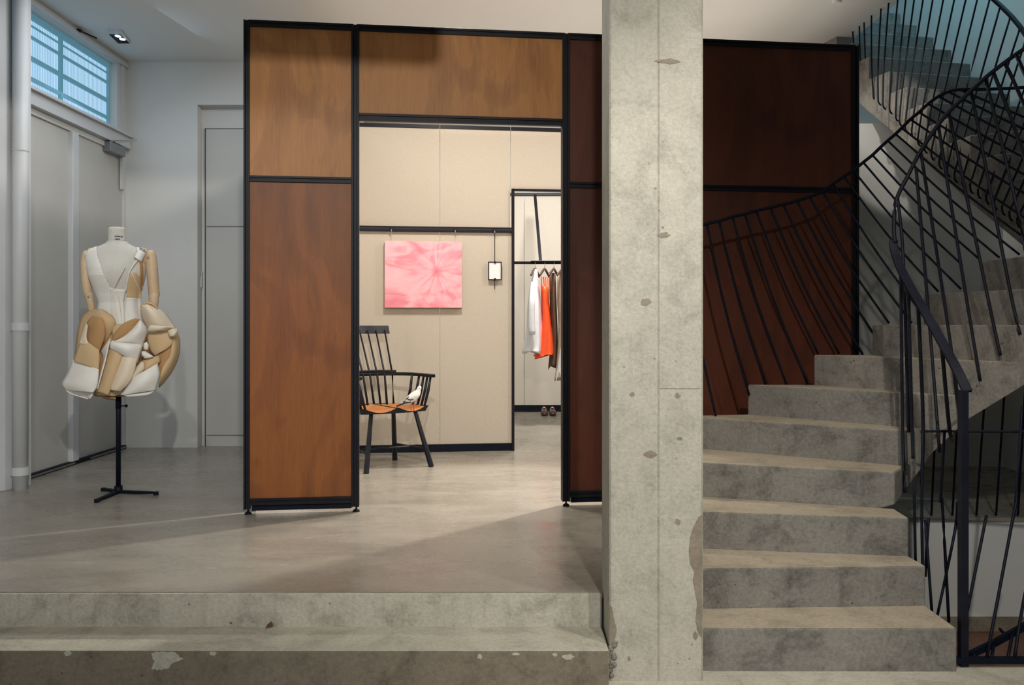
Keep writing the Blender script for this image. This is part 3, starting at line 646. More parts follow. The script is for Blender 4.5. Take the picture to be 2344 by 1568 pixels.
# hooks, painting, hanging frame
def hook(x, label):
    t_ = thing('rail_hook', label, 'hook', W2(x, 526, 0.03), th_)
    q = MB(); q.box((-0.016, -0.008, -0.014), (0.016, 0.0, 0.014)); q.build('clamp', 'bronze', t_, local=True, bevel=0.001)
    q = MB(); q.tube([(0, -0.011, -0.024), (0, -0.011, -0.004)], 0.005, 8); q.build('clip', 'steel', t_, local=True); return t_
hook(896, 'small dark hook on the picture rail above the left part of the pink painting')
hook(1042, 'small dark hook on the picture rail above the right part of the pink painting')
hook(1132, 'small square hook on the picture rail above the little framed sheet')
pc = W2(969.5, 629, 0.045)
pt = thing('pink_painting', 'pink canvas painting of gathered folds hanging on the beige wall', 'painting', pc, th_)
ax = (U2(1057.5, .045)-U2(881, .045))/2; az = 75.5/F*Y1
q = MB(); q.box((-ax, -0.002, -az), (ax, 0.003, az)); q.build('painted_front', 'art', pt, local=True)
q = MB(); q.box((-ax, 0.003, -az), (ax, 0.044, az)); q.build('canvas_edge', 'canvas_side', pt, local=True)
q = MB()
for x in (896, 1042):
    u = U2(x, .045)-U2(969.5, .045); q.tube([(u, 0.02, az-0.01), (u, 0.02, az+0.08)], 0.0012, 6)
q.build('hanging_wire', 'steel', pt, local=True)
fc = W2(1133, 619.5, 0.04)
fr = thing('hanging_frame', 'small black framed white sheet hanging from a thin rod right of the painting', 'picture frame', fc, th_)
fw, fh, tt = 15.5/F*Y1, 21/F*Y1, 0.007
q = MB()
q.box((-fw, 0, -fh), (-fw+tt, 0.018, fh)); q.box((fw-tt, 0, -fh), (fw, 0.018, fh)); q.box((-fw, 0, -fh), (fw, 0.018, -fh+tt)); q.box((-fw, 0, fh-tt), (fw, 0.018, fh)); q.build('frame', 'metal', fr, local=True)
q = MB(); q.box((-fw+tt, 0.006, -fh+tt), (fw-tt, 0.012, fh-tt)); q.build('sheet', 'paper', fr, local=True)
q = MB(); q.tube([(0, 0.022, 88/F*Y1), (0, 0.022, -42/F*Y1)], 0.0028, 6); q.build('rod', 'bronze', fr, local=True)
q = MB()
for z in (-fh+0.006, fh-0.006): q.box((-0.007, -0.004, z-0.008), (0.007, 0.004, z+0.008))
q.build('clip', 'metal', fr, local=True)

# ================================================================== CLOTHES RAIL
Y3 = 9.3
cr = thing('clothes_rail', 'dark clothes rail hung from a slanting strap in the far room', 'clothes rail', P(1230, 601, Y3))
q = MB(); q.tube([P(1080, 601.5, Y3), P(1420, 601.5, Y3)], 1, flat=(0.03, 0.026)); q.build('rail', 'bronze', cr)
q = MB(); q.tube([P(1224.5, 446, 10.2), P(1237.5, 600, Y3)], 1, flat=(0.032, 0.010), up=(0, 1, 0)); q.build('strap', 'bronze', cr)
q = MB(); q.tube([P(1215, 598, Y3-0.02), P(1288, 598, Y3-0.02)], 0.008, 6); q.build('hanging_bar', 'metal', cr)
def hanger(px, label, Y, tilt=0.0):
    t_ = thing('coat_hanger', label, 'hanger', P(px, 612, Y), group='wooden hangers on the rail')
    a = P(px, 601, Y)
    q = MB(); q.tube(spline([a+Vector((0.0, 0.02, -0.006)), a+Vector((0.005, 0.012, 0.018)), a+Vector((0.006, -0.015, 0.014)), a+Vector((0, -0.02, -0.02)), a+Vector((0, 0, -0.06))], 4), 0.0028, 6); q.build('hook', 'steel', t_)
    q = MB(); c0 = a+Vector((0, 0, -0.065))
    q.tube(spline([c0+Vector((-0.045-tilt, -0.17, -0.075)), c0+Vector((-0.02, -0.09, -0.02)), c0, c0+Vector((0.02, 0.09, -0.02)), c0+Vector((0.045+tilt, 0.17, -0.075))], 5), [0.009]+[0.012]*19+[0.009], 8); q.build('bar', 'hanger', t_, smooth=True)
def garment(name, label, cat, Y, left, right, mat, dep=0.17, folds=5, amp=0.10, wavehem=0.02, extra=None, seed=0, straps=None):
    """left/right outlines are lists of (x,y) pixels with the same y order"""
    t_ = thing(name, label, cat, P((left[0][0]+right[0][0])/2, left[0][1], Y), group=None)
    rings = []; r = random.Random(seed); ph = r.uniform(0, 6)
    m = 36; n = 14
    for i in range(n+1):
        s_ = i/n*(len(left)-1); k = min(int(s_), len(left)-2); tt_ = s_-k
        lx = left[k][0]+(left[k+1][0]-left[k][0])*tt_; ly = left[k][1]+(left[k+1][1]-left[k][1])*tt_
        rx = right[k][0]+(right[k+1][0]-right[k][0])*tt_; ry = right[k][1]+(right[k+1][1]-right[k][1])*tt_
        a = P(lx, ly, Y); b_ = P(rx, ry, Y); c_ = (a+b_)/2; hw = (b_.x-a.x)/2; D = dep*(0.75+0.35*i/n)
        ring = []
        for j in range(m):
            t2 = 2*math.pi*j/m; w_ = 1+amp*math.sin(folds*t2+ph+i*0.12)*(0.2+i/n)
            sl = (b_.z-a.z)/2*math.cos(t2)
            ring.append(Vector((c_.x+hw*math.cos(t2)*w_, c_.y+D*math.sin(t2)*w_, c_.z+sl+(wavehem*math.sin(3*t2+ph) if i == n else 0))))
        rings.append(ring)
    q = MB(); q.loft(rings, True); q.build('cloth', mat, t_, smooth=True)
    if straps:
        for (xa, ya, xb, yb) in straps:
            q = MB(); q.tube([P(xa, ya, Y-0.05), P(xb, yb, Y-0.08)], 0.006, 6); q.build('strap', mat, t_)
    return t_
hanger(1225, 'first wooden hanger from the left on the rail, holding the white blouse', Y3)
hanger(1247, 'second wooden hanger from the left on the rail, holding the orange dress', Y3, 0.01)
hanger(1268, 'third wooden hanger from the left on the rail, holding the brown dress', Y3, 0.015)
hanger(1288, 'last wooden hanger on the rail, partly hidden by the door post', Y3, 0.02)
bl = garment('white_blouse', 'long white silk blouse hanging first from the left on the rail', 'blouse', Y3, [(1223, 618), (1213, 650), (1208, 700), (1207, 750), (1200, 790), (1197, 806)], [(1230, 618), (1234, 650), (1238, 700), (1241, 760), (1244, 795), (1244, 806)], 'blouse', seed=1, folds=6)
q = MB(); q.loft([[P(x+dx*math.cos(j*math.pi/4)*1.0, y, Y3-0.19-0.02*math.sin(j*math.pi/4)) for j in range(8)] for x, y, dx in ((1221, 645, 5), (1217, 700, 7), (1216, 745, 8), (1218, 757, 8), (1218, 766, 7))]); q.build('sleeve', 'blouse', bl, smooth=True)
garment('orange_dress', 'bright orange strappy dress hanging between the white blouse and the brown dress', 'dress', Y3+0.03, [(1238, 655), (1239, 690), (1240, 730), (1234, 780), (1224, 812), (1221, 818)], [(1256, 658), (1257, 690), (1261, 730), (1269, 780), (1274, 806), (1274, 811)], 'orange', dep=0.15, seed=2, straps=[(1239, 632, 1240, 662), (1244, 634, 1247, 664), (1249, 634, 1250, 662), (1254, 634, 1255, 662)])
garment('brown_dress', 'sheer brown dress hanging behind the bright orange one', 'dress', Y3+0.06, [(1257, 626), (1258, 700), (1262, 760), (1258, 810), (1255, 842)], [(1272, 626), (1274, 700), (1276, 760), (1277, 810), (1276, 836)], 'browncloth', dep=0.14, seed=3)
gown = garment('satin_gown', 'grey-beige satin gown with white slip at the right end of the rail', 'dress', Y3+0.0, [(1276, 622), (1275, 690), (1278, 740), (1276, 800), (1272, 850), (1270, 868)], [(1296, 622), (1300, 690), (1306, 740), (1310, 800), (1312, 850), (1312, 862)], 'greycloth', dep=0.16, seed=4)
q = MB(); q.add([P(1291, 740, Y3-0.20), P(1283, 800, Y3-0.20), P(1272, 876, Y3-0.20), P(1280, 850, Y3-0.19), P(1288, 872, Y3-0.21), P(1310, 868, Y3-0.2), P(1306, 740, Y3-0.19)], [(0, 1, 2, 3), (0, 3, 4), (0, 4, 5, 6)]); q.build('white_slip', 'blouse', gown, solid=0.004)  # separate white slip, made a part of the gown
for k, x in enumerate((1246, 1265)):
    Ys = 10.35; c_ = P(x, 948, Ys); c_.z = PZF
    t_ = thing('leather_shoe', ('left' if k == 0 else 'right')+' shoe of the dark brown leather pair on the floor under the clothes', 'shoe', c_, group='brown shoes under the clothes')
    rings = []
    for i, (yy, w_, h_) in enumerate(((-0.13, 0.02, 0.03), (-0.11, 0.036, 0.045), (-0.06, 0.044, 0.06), (0.0, 0.040, 0.065), (0.06, 0.034, 0.075), (0.10, 0.034, 0.085), (0.13, 0.026, 0.085), (0.14, 0.01, 0.07))):
        rings.append([c_+Vector((w_*math.cos(a_), yy, max(0.0, h_*0.5+h_*0.5*math.sin(a_)))) for a_ in [2*math.pi*j/12 for j in range(12)]])
    q = MB(); q.loft(rings); q.build('upper', 'shoe', t_, smooth=True)
    q = MB(); q.ball(c_+Vector((0, 0.06, 0.078)), 0.016, 0.05, 0.010); q.build('insole', 'insole', t_, smooth=True)

# ================================================================== CHAIR
ch = thing('stick_chair', 'black high-backed stick armchair with scooped natural wood seat by the beige wall', 'chair', (-0.925, 6.62, PZF), math.radians(35))
def cm(): return MB()
SZ = 0.40
q = cm()
NX, NY = 28, 14
def sw(v): return 0.275-0.05*v-0.04*v*v
def scoop(x, v):
    a = (abs(x)-0.125)/0.115
    s_ = max(0, 1-a*a)*0.030*(1 if v < 0.7 else max(0, (1-v)/0.3))
    return s_
top, bot = [], []
for j in range(NY+1):
    v = j/NY; w_ = sw(v); y = -0.21+0.42*v
    row = []; rb_ = []
    for i in range(NX+1):
        u = -1+2*i/NX; x = u*w_; yy = y+(0.05*u*u*(1-v) if v < 1 else 0)-0.06*u*u*v
        row.append(Vector((x, yy, SZ+0.04-scoop(x, v)))); rb_.append(Vector((x*0.93, yy*0.95, SZ)))
    top.append(row); bot.append(rb_)
q.grid(top); kt = len(q.f)
for fi in range(kt):
    c_ = sum((q.v[i] for i in q.f[fi]), Vector())/4
    v = (c_.y+0.21)/0.42
    if scoop(c_.x, max(0, min(1, v))) > 0.0015 and v < 0.92 : q.mi[fi] = 1
q.grid(bot)
edge_t = top[0]+[r[-1] for r in top[1:]]+list(reversed(top[-1][:-1]))+[r[0] for r in reversed(top[1:-1])]
edge_b = bot[0]+[r[-1] for r in bot[1:]]+list(reversed(bot[-1][:-1]))+[r[0] for r in reversed(bot[1:-1])]
q.add(edge_t+edge_b, [(i, (i+1) % len(edge_t), (i+1) % len(edge_t)+len(edge_t), i+len(edge_t)) for i in range(len(edge_t))])
q.build('seat', ['chairblack', 'seatwood'], ch, local=True)
legs = [(-0.17, -0.13, -0.255, -0.225), (0.18, -0.13, 0.265, -0.22), (-0.14, 0.13, -0.22, 0.24), (0.14, 0.13, 0.20, 0.22)]
for (xa, ya, xb, yb) in legs:
    q = cm(); q.tube([(xa, ya, SZ+0.005), (xa+(xb-xa)*.5, ya+(yb-ya)*.5, SZ*.5), (xb, yb, 0)], [0.015, 0.018, 0.020], 6); q.build('leg', 'chairblack', ch, local=True)
def lp(i, z): xa, ya, xb, yb = legs[i]; t_ = 1-z/SZ; return Vector((xa+(xb-xa)*t_, ya+(yb-ya)*t_, z))
q = cm(); q.tube([lp(0, 0.13), lp(2, 0.13)], 0.008, 6); q.build('stretcher', 'chairblack', ch, local=True)
q = cm(); q.tube([lp(1, 0.13), lp(3, 0.13)], 0.008, 6); q.build('stretcher', 'chairblack', ch, local=True)
q = cm(); q.tube([(lp(0, 0.13)+lp(2, 0.13))/2, (lp(1, 0.13)+lp(3, 0.13))/2], 0.008, 6); q.build('stretcher', 'chairblack', ch, local=True)
AZ = 0.655
arm = spline([(-0.29, -0.20, AZ), (-0.295, -0.05, AZ), (-0.27, 0.12, AZ), (-0.16, 0.225, AZ), (0, 0.25, AZ), (0.16, 0.225, AZ), (0.27, 0.12, AZ), (0.295, -0.05, AZ), (0.29, -0.20, AZ)], 6)
q = cm(); q.tube(arm, 1, flat=(0.040, 0.024)); q.build('arm_bow', 'chairblack', ch, local=True, bevel=0.005)
q = cm(); q.tube(spline([(-0.2, 0.20, AZ+0.018), (-0.08, 0.245, AZ+0.020), (0.08, 0.245, AZ+0.020), (0.2, 0.20, AZ+0.018)], 5), 1, flat=(0.034, 0.022)); q.build('arm_crest', 'chairblack', ch, local=True, bevel=0.005)
for i in range(7):
    x = (-3+i)*0.058
    yb_ = 0.185-0.25*x*x; am_ = 0.235-0.8*x*x
    q = cm(); q.tube([(x*0.9, yb_-0.02, SZ+0.03), (x*1.0, am_, AZ), (x*1.12, am_+0.18-0.4*x*x, 0.985)], [0.009, 0.008, 0.006], 7); q.build('spindle', 'chairblack', ch, local=True, smooth=True)
for s_ in (-1, 1):
    for yy, xx in ((-0.17, 0.245), (-0.115, 0.25), (-0.06, 0.25), (0.0, 0.245), (0.07, 0.23)):
        q = cm(); q.tube([(s_*xx*0.96, yy, SZ+0.035), (s_*(xx+0.022), yy, (SZ+AZ)/2+.02), (s_*(xx+0.043 if yy < 0.05 else xx+.035), yy, AZ)], [0.009, 0.011, 0.008], 7); q.build('arm_spindle', 'chairblack', ch, local=True, smooth=True)
q = cm(); cs = spline([(-0.235, 0.375, 0.985), (-0.12, 0.415, 0.985), (0, 0.425, 0.985), (0.12, 0.415, 0.985), (0.235, 0.375, 0.985)], 5)
rings = []
for i, p in enumerate(cs):
    rings.append([p+Vector((0, -0.009, -0.028)), p+Vector((0, 0.009, -0.028)), p+Vector((0, 0.028, 0.034)), p+Vector((0, 0.014, 0.034))])
q.loft(rings); q.build('comb', 'chairblack', ch, local=True, bevel=0.004)

# ================================================================== PIGEON on the seat
YP = 6.44
pg = thing('pigeon_figure', 'white pigeon with dark wing bars standing on the seat of the black armchair', 'bird', P(945, 939, YP))
def ringat(p, d, rw, rh, seg=14):
    d = d.normalized(); a = d.cross(Vector((0, 0, 1))).normalized() if abs(d.z) < 0.98 else Vector((0, 1, 0)); c_ = a.cross(d)
    return [p+a*math.cos(2*math.pi*j/seg)*rw+c_*math.sin(2*math.pi*j/seg)*rh for j in range(seg)]
path = [(909, 931, 1.6, .8), (916, 927, 3.5, 1.6), (925, 922, 6, 4), (934, 917, 8.5, 8), (943, 911, 10, 10.5), (951, 904.5, 9.5, 10.5), (956.5, 898, 6.5, 7.5), (958.5, 893, 4.6, 5), (959.5, 889, 5, 5), (961, 885.5, 4, 4), (962, 883, 1.5, 1.5)]
pts_ = [P(x, y, YP) for x, y, *_ in path]; rr_ = []
for i, p in enumerate(pts_):
    d = pts_[min(i+1, len(pts_)-1)]-pts_[max(i-1, 0)]; rr_.append(ringat(p, d, path[i][2]/320, path[i][3]/320))
q = MB(); q.loft(rr_); q.build('body', 'bird', pg, smooth=True, sub=1)
q = MB(); q.tube([P(963, 889, YP), P(968, 891, YP-0.004)], [0.005, 0.001], 8); q.build('beak', 'birddark', pg)
q = MB(); q.ball(P(960, 888, YP-0.014), 0.0025); q.build('eye', 'birddark', pg)
for pl_, w_ in (([(908, 930), (922, 924), (932, 921)], 0.012), ([(923, 919), (931, 921), (941, 921)], 0.008), ([(931, 912), (938, 915), (946, 914)], 0.008), ([(914, 927), (924, 921), (930, 913), (936, 908)], 0.006)):
    q = MB(); n_p = len(pl_)
    q.tube(spline([P(x, y, YP-0.037 if i else YP-0.016) for i, (x, y) in enumerate(pl_)], 4), w_/2, 8); q.build('wing_bar', 'birddark', pg, smooth=True)
for x, yy in ((942, 0.0), (948, 0.02)):
    q = MB(); z0_ = PZF+SZ+0.018
    a = P(x, 921, YP+yy); f_ = P(x-1, 938, YP+yy); f_.z = z0_
    q.tube([a, f_], 0.003, 6)
    for dx, dy_ in ((0.018, -0.006), (0.014, 0.010), (-0.010, 0)): q.tube([f_, f_+Vector((dx, dy_, -0.001))], 0.0022, 5)
    q.build('foot', 'pinkfoot', pg)

# ================================================================== DRESS FORM
YM = 5.575; SM = F/YM
def D(x, y, d=0.0): return P(x, y, YM-d)
mf = thing('dress_form', 'white linen dress form with jointed pale wooden arms on a black three-legged stand', 'mannequin', (PX(272, YM), YM, PZF))
def ell(cx, y, hw, hd, seg=40, off=0.0, dy=0.0, fwd=0.0):
    c_ = D(cx, y); a, b_ = hw/SM+off, hd/SM+off
    return [c_+Vector((a*math.cos(t_), -b_*math.sin(t_)-(fwd/SM)*max(0, math.sin(t_)), dy*math.cos(t_))) for t_ in [2*math.pi*j/seg for j in range(seg)]]
TOR = [(268, 552, 20, 19, 0), (268, 558, 27, 21, 0), (267, 563, 38, 24, 0), (267, 569, 52, 27, 0), (267, 575, 62, 30, 0), (267, 583, 68, 33, 0), (267, 597, 66, 37, 3), (268, 615, 62, 39, 10), (269, 632, 59, 39, 14), (270, 650, 54, 36, 10), (271, 670, 47, 32, 4), (272, 692, 41, 29, 0), (272, 715, 44, 32, 0), (272, 740, 51, 37, 0), (272, 770, 56, 40, 0), (272, 800, 52, 38, 0), (272, 812, 44, 32, 0)]
q = MB(); q.loft([ell(c_, y, a, b_, fwd=f_) for c_, y, a, b_, f_ in TOR]); q.build('torso', 'linen', mf, smooth=True)
q = MB(); q.loft([ell(268, y, a, a*0.95) for y, a in ((553, 20), (549, 19.5), (538, 19), (526, 18.6), (522.5, 18), (520.5, 15))]); q.build('neck_block', 'linen', mf, smooth=True)
def arc_mark(y, x0, x1, h, seed):
    q = MB(); r = random.Random(seed); x = x0
    while x < x1:
        w_ = r.uniform(1.4, 2.6)
        def pt(xx, yy):
            u = (xx-268)/19.3; return D(xx, yy+1.5*u*u-0.5, (18.4*math.sqrt(max(0.05, 1-u*u)))/SM+0.002)
        q.add([pt(x, y), pt(x+w_, y), pt(x+w_, y+h), pt(x, y+h)], [(0, 1, 2, 3)]); x += w_+0.7
    q.build('stamped_lettering', 'ink', mf)
arc_mark(540, 251.5, 278, 2.6, 1); arc_mark(546.5, 255, 274, 2.6, 2)
for nm, pts, rad in (('upper_arm', [(198, 581), (195.5, 600), (197, 640), (202, 676)], [9, 10.5, 10.5, 9.5]), ('upper_arm', [(345, 583), (347, 605), (350, 640), (353, 676)], [12, 13, 12.5, 12]),
                     ('forearm', [(204, 674), (207, 690), (211, 712)], [9.5, 8.5, 7.5]), ('forearm', [(352, 676), (352, 690), (351, 712)], [11, 10.5, 9])):
    d0 = 0.0 if nm == 'upper_arm' else 0.01
    q = MB(); n_p = len(pts)
    P3 = [D(x, y, d0) for x, y in pts]; e0 = (P3[0]-P3[1]).normalized(); e1 = (P3[-1]-P3[-2]).normalized()
    P3 = [P3[0]+e0*rad[0]*0.85/SM, P3[0]+e0*rad[0]*0.5/SM]+P3+[P3[-1]+e1*rad[-1]*0.5/SM, P3[-1]+e1*rad[-1]*0.85/SM]
    RR = [rad[0]*.4, rad[0]*.8]+rad+[rad[-1]*.8, rad[-1]*.4]
    q.tube(P3, [r/SM for r in RR], 16); q.build(nm, 'armwood', mf, smooth=True)
for x, y in ((197, 589), (203, 679), (340, 590), (351, 679)):
    q = MB(); q.ball(D(x, y, 0.030), 0.009, 0.006, 0.009); q.build('screw', 'steel', mf, smooth=True)
for x in (208, 332):
    q = MB(); q.ball(D(x, 588), 0.022, 0.05, 0.055); q.build('shoulder_joint', 'armwood', mf, smooth=True)
q = MB(); q.tube([D(271, 800), D(271, 1128)], 0.0145, 14); q.build('pole', 'metal', mf, smooth=True)
q = MB(); q.tube([D(271, 1112), D(271, 1132)], 0.024, 14); q.build('hub', 'metal', mf, smooth=True)
q = MB(); q.tube([D(271, 905), D(271, 935)], 0.0165, 14); q.build('collar', 'metal', mf, smooth=True)
q = MB(); q.tube([D(276, 929), D(287, 929)], 0.004, 8); q.ball(D(289, 929), 0.010, 0.004, 0.010); q.build('knob', 'metal', mf)
for fx, fy in ((222, 1150), (357, 1133), (237, 1124)):
    Yf_ = (CAMZ-PZF)*F/(fy-HY); a = D(271, 1126); b_ = Vector((PX(fx, Yf_), Yf_, PZF+0.014))
    q = MB(); q.tube([a, a.lerp(b_, .5), b_], [1, .8, .6], flat=(0.034, 0.022)); o = q.build('leg', 'metal', mf, bevel=0.003)
    q = MB(); q.tube([(b_.x, b_.y, PZF), (b_.x, b_.y, PZF+0.02)], 0.016, 10); q.build('foot_pad', 'metal', o)

# ---- the dress worn by the form
dr = thing('sculptural_dress', 'white and tan sculptural dress with curling petal-like skirt worn by the dress form', 'dress', D(272, 700))
def C5(x, y): return (100+x/3.266, 480+y/3.266)
# bodice from the torso rings, front opening cut out
def inside(pt, poly):
    x, y = pt; c_ = False; j = len(poly)-1
    for i in range(len(poly)):
        if (poly[i][1] > y) != (poly[j][1] > y) and x < (poly[j][0]-poly[i][0])*(y-poly[i][1])/(poly[j][1]-poly[i][1])+poly[i][0]: c_ = not c_
        j = i
    return c_
hole = [(219, 555), (224, 590), (236, 625), (253, 659), (290, 664), (297, 625), (306, 603), (316, 588), (311, 560), (300, 540), (240, 540)]
seg = 160; rows = []
ys = [566+i*1.6 for i in range(135)]
def torat(y):
    for a, b_ in zip(TOR, TOR[1:]):
        if y <= b_[1]: t_ = (y-a[1])/(b_[1]-a[1]); return [a[k]+(b_[k]-a[k])*t_ for k in range(5)]
    return TOR[-1]
for y in ys:
    cx_, _, hw, hd, fw = torat(y)
    rows.append([D(cx_, y)+Vector(((hw/SM+0.007)*math.cos(t_), -(hd/SM+0.007)*math.sin(t_)-(fw/SM)*max(0, math.sin(t_)), 0)) for t_ in [2*math.pi*j/seg for j in range(seg)]])
q = MB(); vs = [v for r in rows for v in r]; fs = []
for i in range(len(rows)-1):
    for j in range(seg):
        a = i*seg+j; b_ = i*seg+(j+1) % seg; idx = (a, b_, b_+seg, a+seg)
        c_ = sum((vs[k] for k in idx), Vector())/4
        px_ = CX+c_.x/c_.y*F; py_ = HY+(CAMZ-c_.z)/c_.y*F
        if c_.y < YM+0.02 and inside((px_, py_), hole): continue
        if py_ < 588 and 222 < px_ < 310 : continue
        fs.append(idx)
q.add(vs, fs); q.build('bodice', 'whitefab', dr, smooth=True, solid=0.004)
def sheet(Lp, Rp, dL, dR, bulge, mat, nm='petal', n=16, m=12, crop=True, wave=0.0, solid=0.005):
    cv = (lambda p: C5(*p)) if crop else (lambda p: p)
    A_ = spline([Vector((*cv(p), 0)) for p in Lp], 8); B_ = spline([Vector((*cv(p), 0)) for p in Rp], 8)
    def samp(S, t_): k = t_*(len(S)-1); i = min(int(k), len(S)-2); return S[i].lerp(S[i+1], k-i)
    rows = []
    for i in range(n+1):
        t_ = i/n; a = samp(A_, t_); b_ = samp(B_, t_); row = []
        for j in range(m+1):
            s_ = j/m; p = a.lerp(b_, s_); d = dL+(dR-dL)*s_+bulge*math.sin(math.pi*s_)*(0.5+0.5*math.sin(math.pi*t_))+wave*math.sin(5*s_+4*t_)
            row.append(D(p.x, p.y, d))
        rows.append(row)
    q = MB(); q.grid(rows); return q.build(nm, mat, dr, smooth=True, solid=solid)
core = [(272, 745, 52, 38), (274, 775, 66, 48), (274, 810, 78, 55), (272, 850, 76, 55), (268, 890, 62, 48), (266, 905, 46, 36)]
q = MB(); q.loft([ell(c_, y, a, b_) for c_, y, a, b_ in core], cap=False); q.build('lining', 'tandark', dr, smooth=True, solid=0.004)
# tan underarm panel, straps and piping follow the torso surface
def surf(x, y, off=0.011):
    cx_, _, hw, hd, fw = torat(y); u = max(-0.97, min(0.97, (x-cx_)/(hw+2.5))); c_ = math.sqrt(1-u*u)
    return (hd/SM+off)*c_+fw/SM*c_
def ssheet(Lp, Rp, mat, nm, off=0.011, n=14, m=8, solid=0.004, lift=0.0):
    A_ = spline([Vector((*C5(*p), 0)) for p in Lp], 8); B_ = spline([Vector((*C5(*p), 0)) for p in Rp], 8)
    rows = []
    for i in range(n+1):
        a = A_[round(i/n*(len(A_)-1))]; b_ = B_[round(i/n*(len(B_)-1))]; row = []
        for j in range(m+1):
            p = a.lerp(b_, j/m); row.append(D(p.x, p.y, surf(p.x, p.y, off)+lift*math.sin(math.pi*j/m)))
        rows.append(row)
    q = MB(); q.grid(rows); q.build(nm, mat, dr, smooth=True, solid=solid)
def spipe(pts, r_, mat, nm, off=0.012):
    pp_ = spline([Vector((*C5(*p), 0)) for p in pts], 8)
    q = MB(); q.tube([D(p.x, p.y, surf(p.x, p.y, off)) for p in pp_], r_, 8); q.build(nm, mat, dr, smooth=True)
ssheet([(650, 470), (632, 540), (618, 655)], [(690, 470), (728, 540), (730, 665)], 'tan', 'side_panel', 0.012)
ssheet([(715, 385), (722, 440), (722, 560)], [(738, 385), (742, 470), (740, 600)], 'tandark', 'side_panel', 0.013)
spipe([(655, 470), (690, 540), (718, 600)], 0.004, 'cream', 'piping', 0.016)
spipe([(608, 430), (570, 500), (530, 585)], 0.003, 'linen', 'seam', 0.004)
spipe([(386, 278), (382, 350), (395, 420), (440, 510), (490, 580), (512, 592), (560, 598), (614, 604)], 0.0045, 'whitefab', 'neckline_edge')
spipe([(614, 604), (622, 560), (640, 470), (668, 420), (700, 380)], 0.0035, 'whitefab', 'neckline_edge')
ssheet([(355, 290), (350, 356)], [(396, 272), (386, 345)], 'whitefab', 'shoulder_strap', 0.016, lift=0.01)
ssheet([(728, 280), (672, 352)], [(775, 300), (735, 392)], 'whitefab', 'shoulder_strap', 0.018, lift=0.014)
ssheet([(618, 655), (600, 760), (600, 850)], [(720, 660), (738, 760), (770, 880)], 'whitefab', 'front_panel', 0.018, lift=0.012)
ssheet([(500, 598), (480, 720), (520, 860)], [(612, 606), (598, 720), (640, 860)], 'whitefab', 'front_panel', 0.013, lift=0.006)
for pts in ([(520, 640), (540, 740), (560, 840)], [(560, 640), (575, 740), (585, 840)]): spipe(pts, 0.004, 'cream', 'fold', 0.018)
# left hip hood
sheet([(235, 1100), (248, 950), (270, 840), (310, 775), (380, 742)], [(420, 1060), (480, 970), (540, 860), (510, 795), (440, 748)], 0.02, 0.12, 0.085, 'tan', 'petal')
sheet([(300, 1000), (310, 900), (335, 830), (370, 795)], [(415, 1060), (455, 960), (460, 880), (440, 810)], 0.15, 0.18, 0.035, 'tandark', 'petal_inner_shade')  # inner sheet: shade of the hollow petal put into a darker tan
sheet([(318, 850), (290, 930), (268, 1000)], [(330, 870), (320, 960), (345, 1010)], 0.18, 0.195, 0.01, 'cream', 'petal_edge')
sheet([(290, 960), (255, 1040), (225, 1130)], [(415, 1050), (418, 1120), (410, 1200)], 0.17, 0.20, 0.03, 'tan', 'petal')
sheet([(218, 1120), (175, 1230), (135, 1305), (165, 1350)], [(412, 1195), (408, 1260), (398, 1320), (372, 1365)], 0.12, 0.21, 0.045, 'whitefab', 'petal')
sheet([(160, 1345), (200, 1375), (330, 1415)], [(372, 1362), (365, 1385), (345, 1412)], 0.13, 0.18, -0.04, 'whitefab', 'petal')
sheet([(428, 1060), (445, 1130), (410, 1260), (385, 1350)], [(500, 960), (490, 1010), (450, 1180), (405, 1340)], 0.15, 0.20, 0.02, 'whitefab', 'petal_edge')
# centre folds
sheet([(490, 1010), (450, 1150), (420, 1270), (385, 1355)], [(590, 1080), (560, 1170), (520, 1300), (480, 1385)], 0.16, 0.20, 0.04, 'tan', 'petal')
sheet([(588, 1080), (545, 1190), (505, 1290), (495, 1345)], [(695, 1120), (680, 1200), (640, 1290), (570, 1360)], 0.19, 0.19, 0.04, 'cream', 'petal')
sheet([(500, 985), (490, 1005), (490, 1030)], [(740, 1010), (725, 1070), (700, 1145)], 0.19, 0.17, 0.07, 'whitefab', 'petal')
sheet([(500, 985), (590, 945), (660, 890), (715, 825)], [(735, 1030), (760, 960), (775, 900), (745, 850)], 0.19, 0.14, 0.05, 'whitefab', 'petal')
sheet([(520, 975), (525, 930), (600, 850), (690, 812)], [(540, 975), (620, 940), (680, 885), (720, 822)], 0.20, 0.19, 0.02, 'tandark', 'petal_inner_shade')
sheet([(515, 895), (530, 870), (560, 855)], [(520, 960), (580, 900), (640, 850)], 0.16, 0.17, 0.01, 'tan', 'petal')
# right hip fan
sheet([(725, 720), (730, 790), (765, 890)], [(800, 700), (900, 765), (985, 880)], 0.08, 0.04, 0.10, 'cream', 'petal')
sheet([(725, 720), (760, 690), (810, 700), (850, 730)], [(732, 740), (765, 705), (815, 712), (855, 742)], 0.08, 0.09, 0.02, 'tan', 'petal_edge')
sheet([(775, 905), (790, 870), (800, 865)], [(960, 900), (980, 885), (985, 880)], 0.16, 0.15, 0.06, 'cream', 'petal_edge', wave=0.012)
sheet([(790, 915), (775, 960), (790, 1040), (830, 1090)], [(930, 900), (955, 940), (960, 1000), (920, 1040)], 0.11, 0.12, 0.02, 'tan', 'petal')
sheet([(930, 905), (945, 945), (965, 945)], [(985, 880), (1000, 905), (990, 935)], 0.17, 0.15, 0.02, 'cream', 'petal_edge')
sheet([(985, 885), (1018, 980), (1008, 1100), (960, 1210), (900, 1290), (862, 1330)], [(930, 915), (955, 1000), (945, 1090), (900, 1160), (872, 1230), (865, 1290)], 0.02, 0.11, 0.03, 'tan', 'petal')
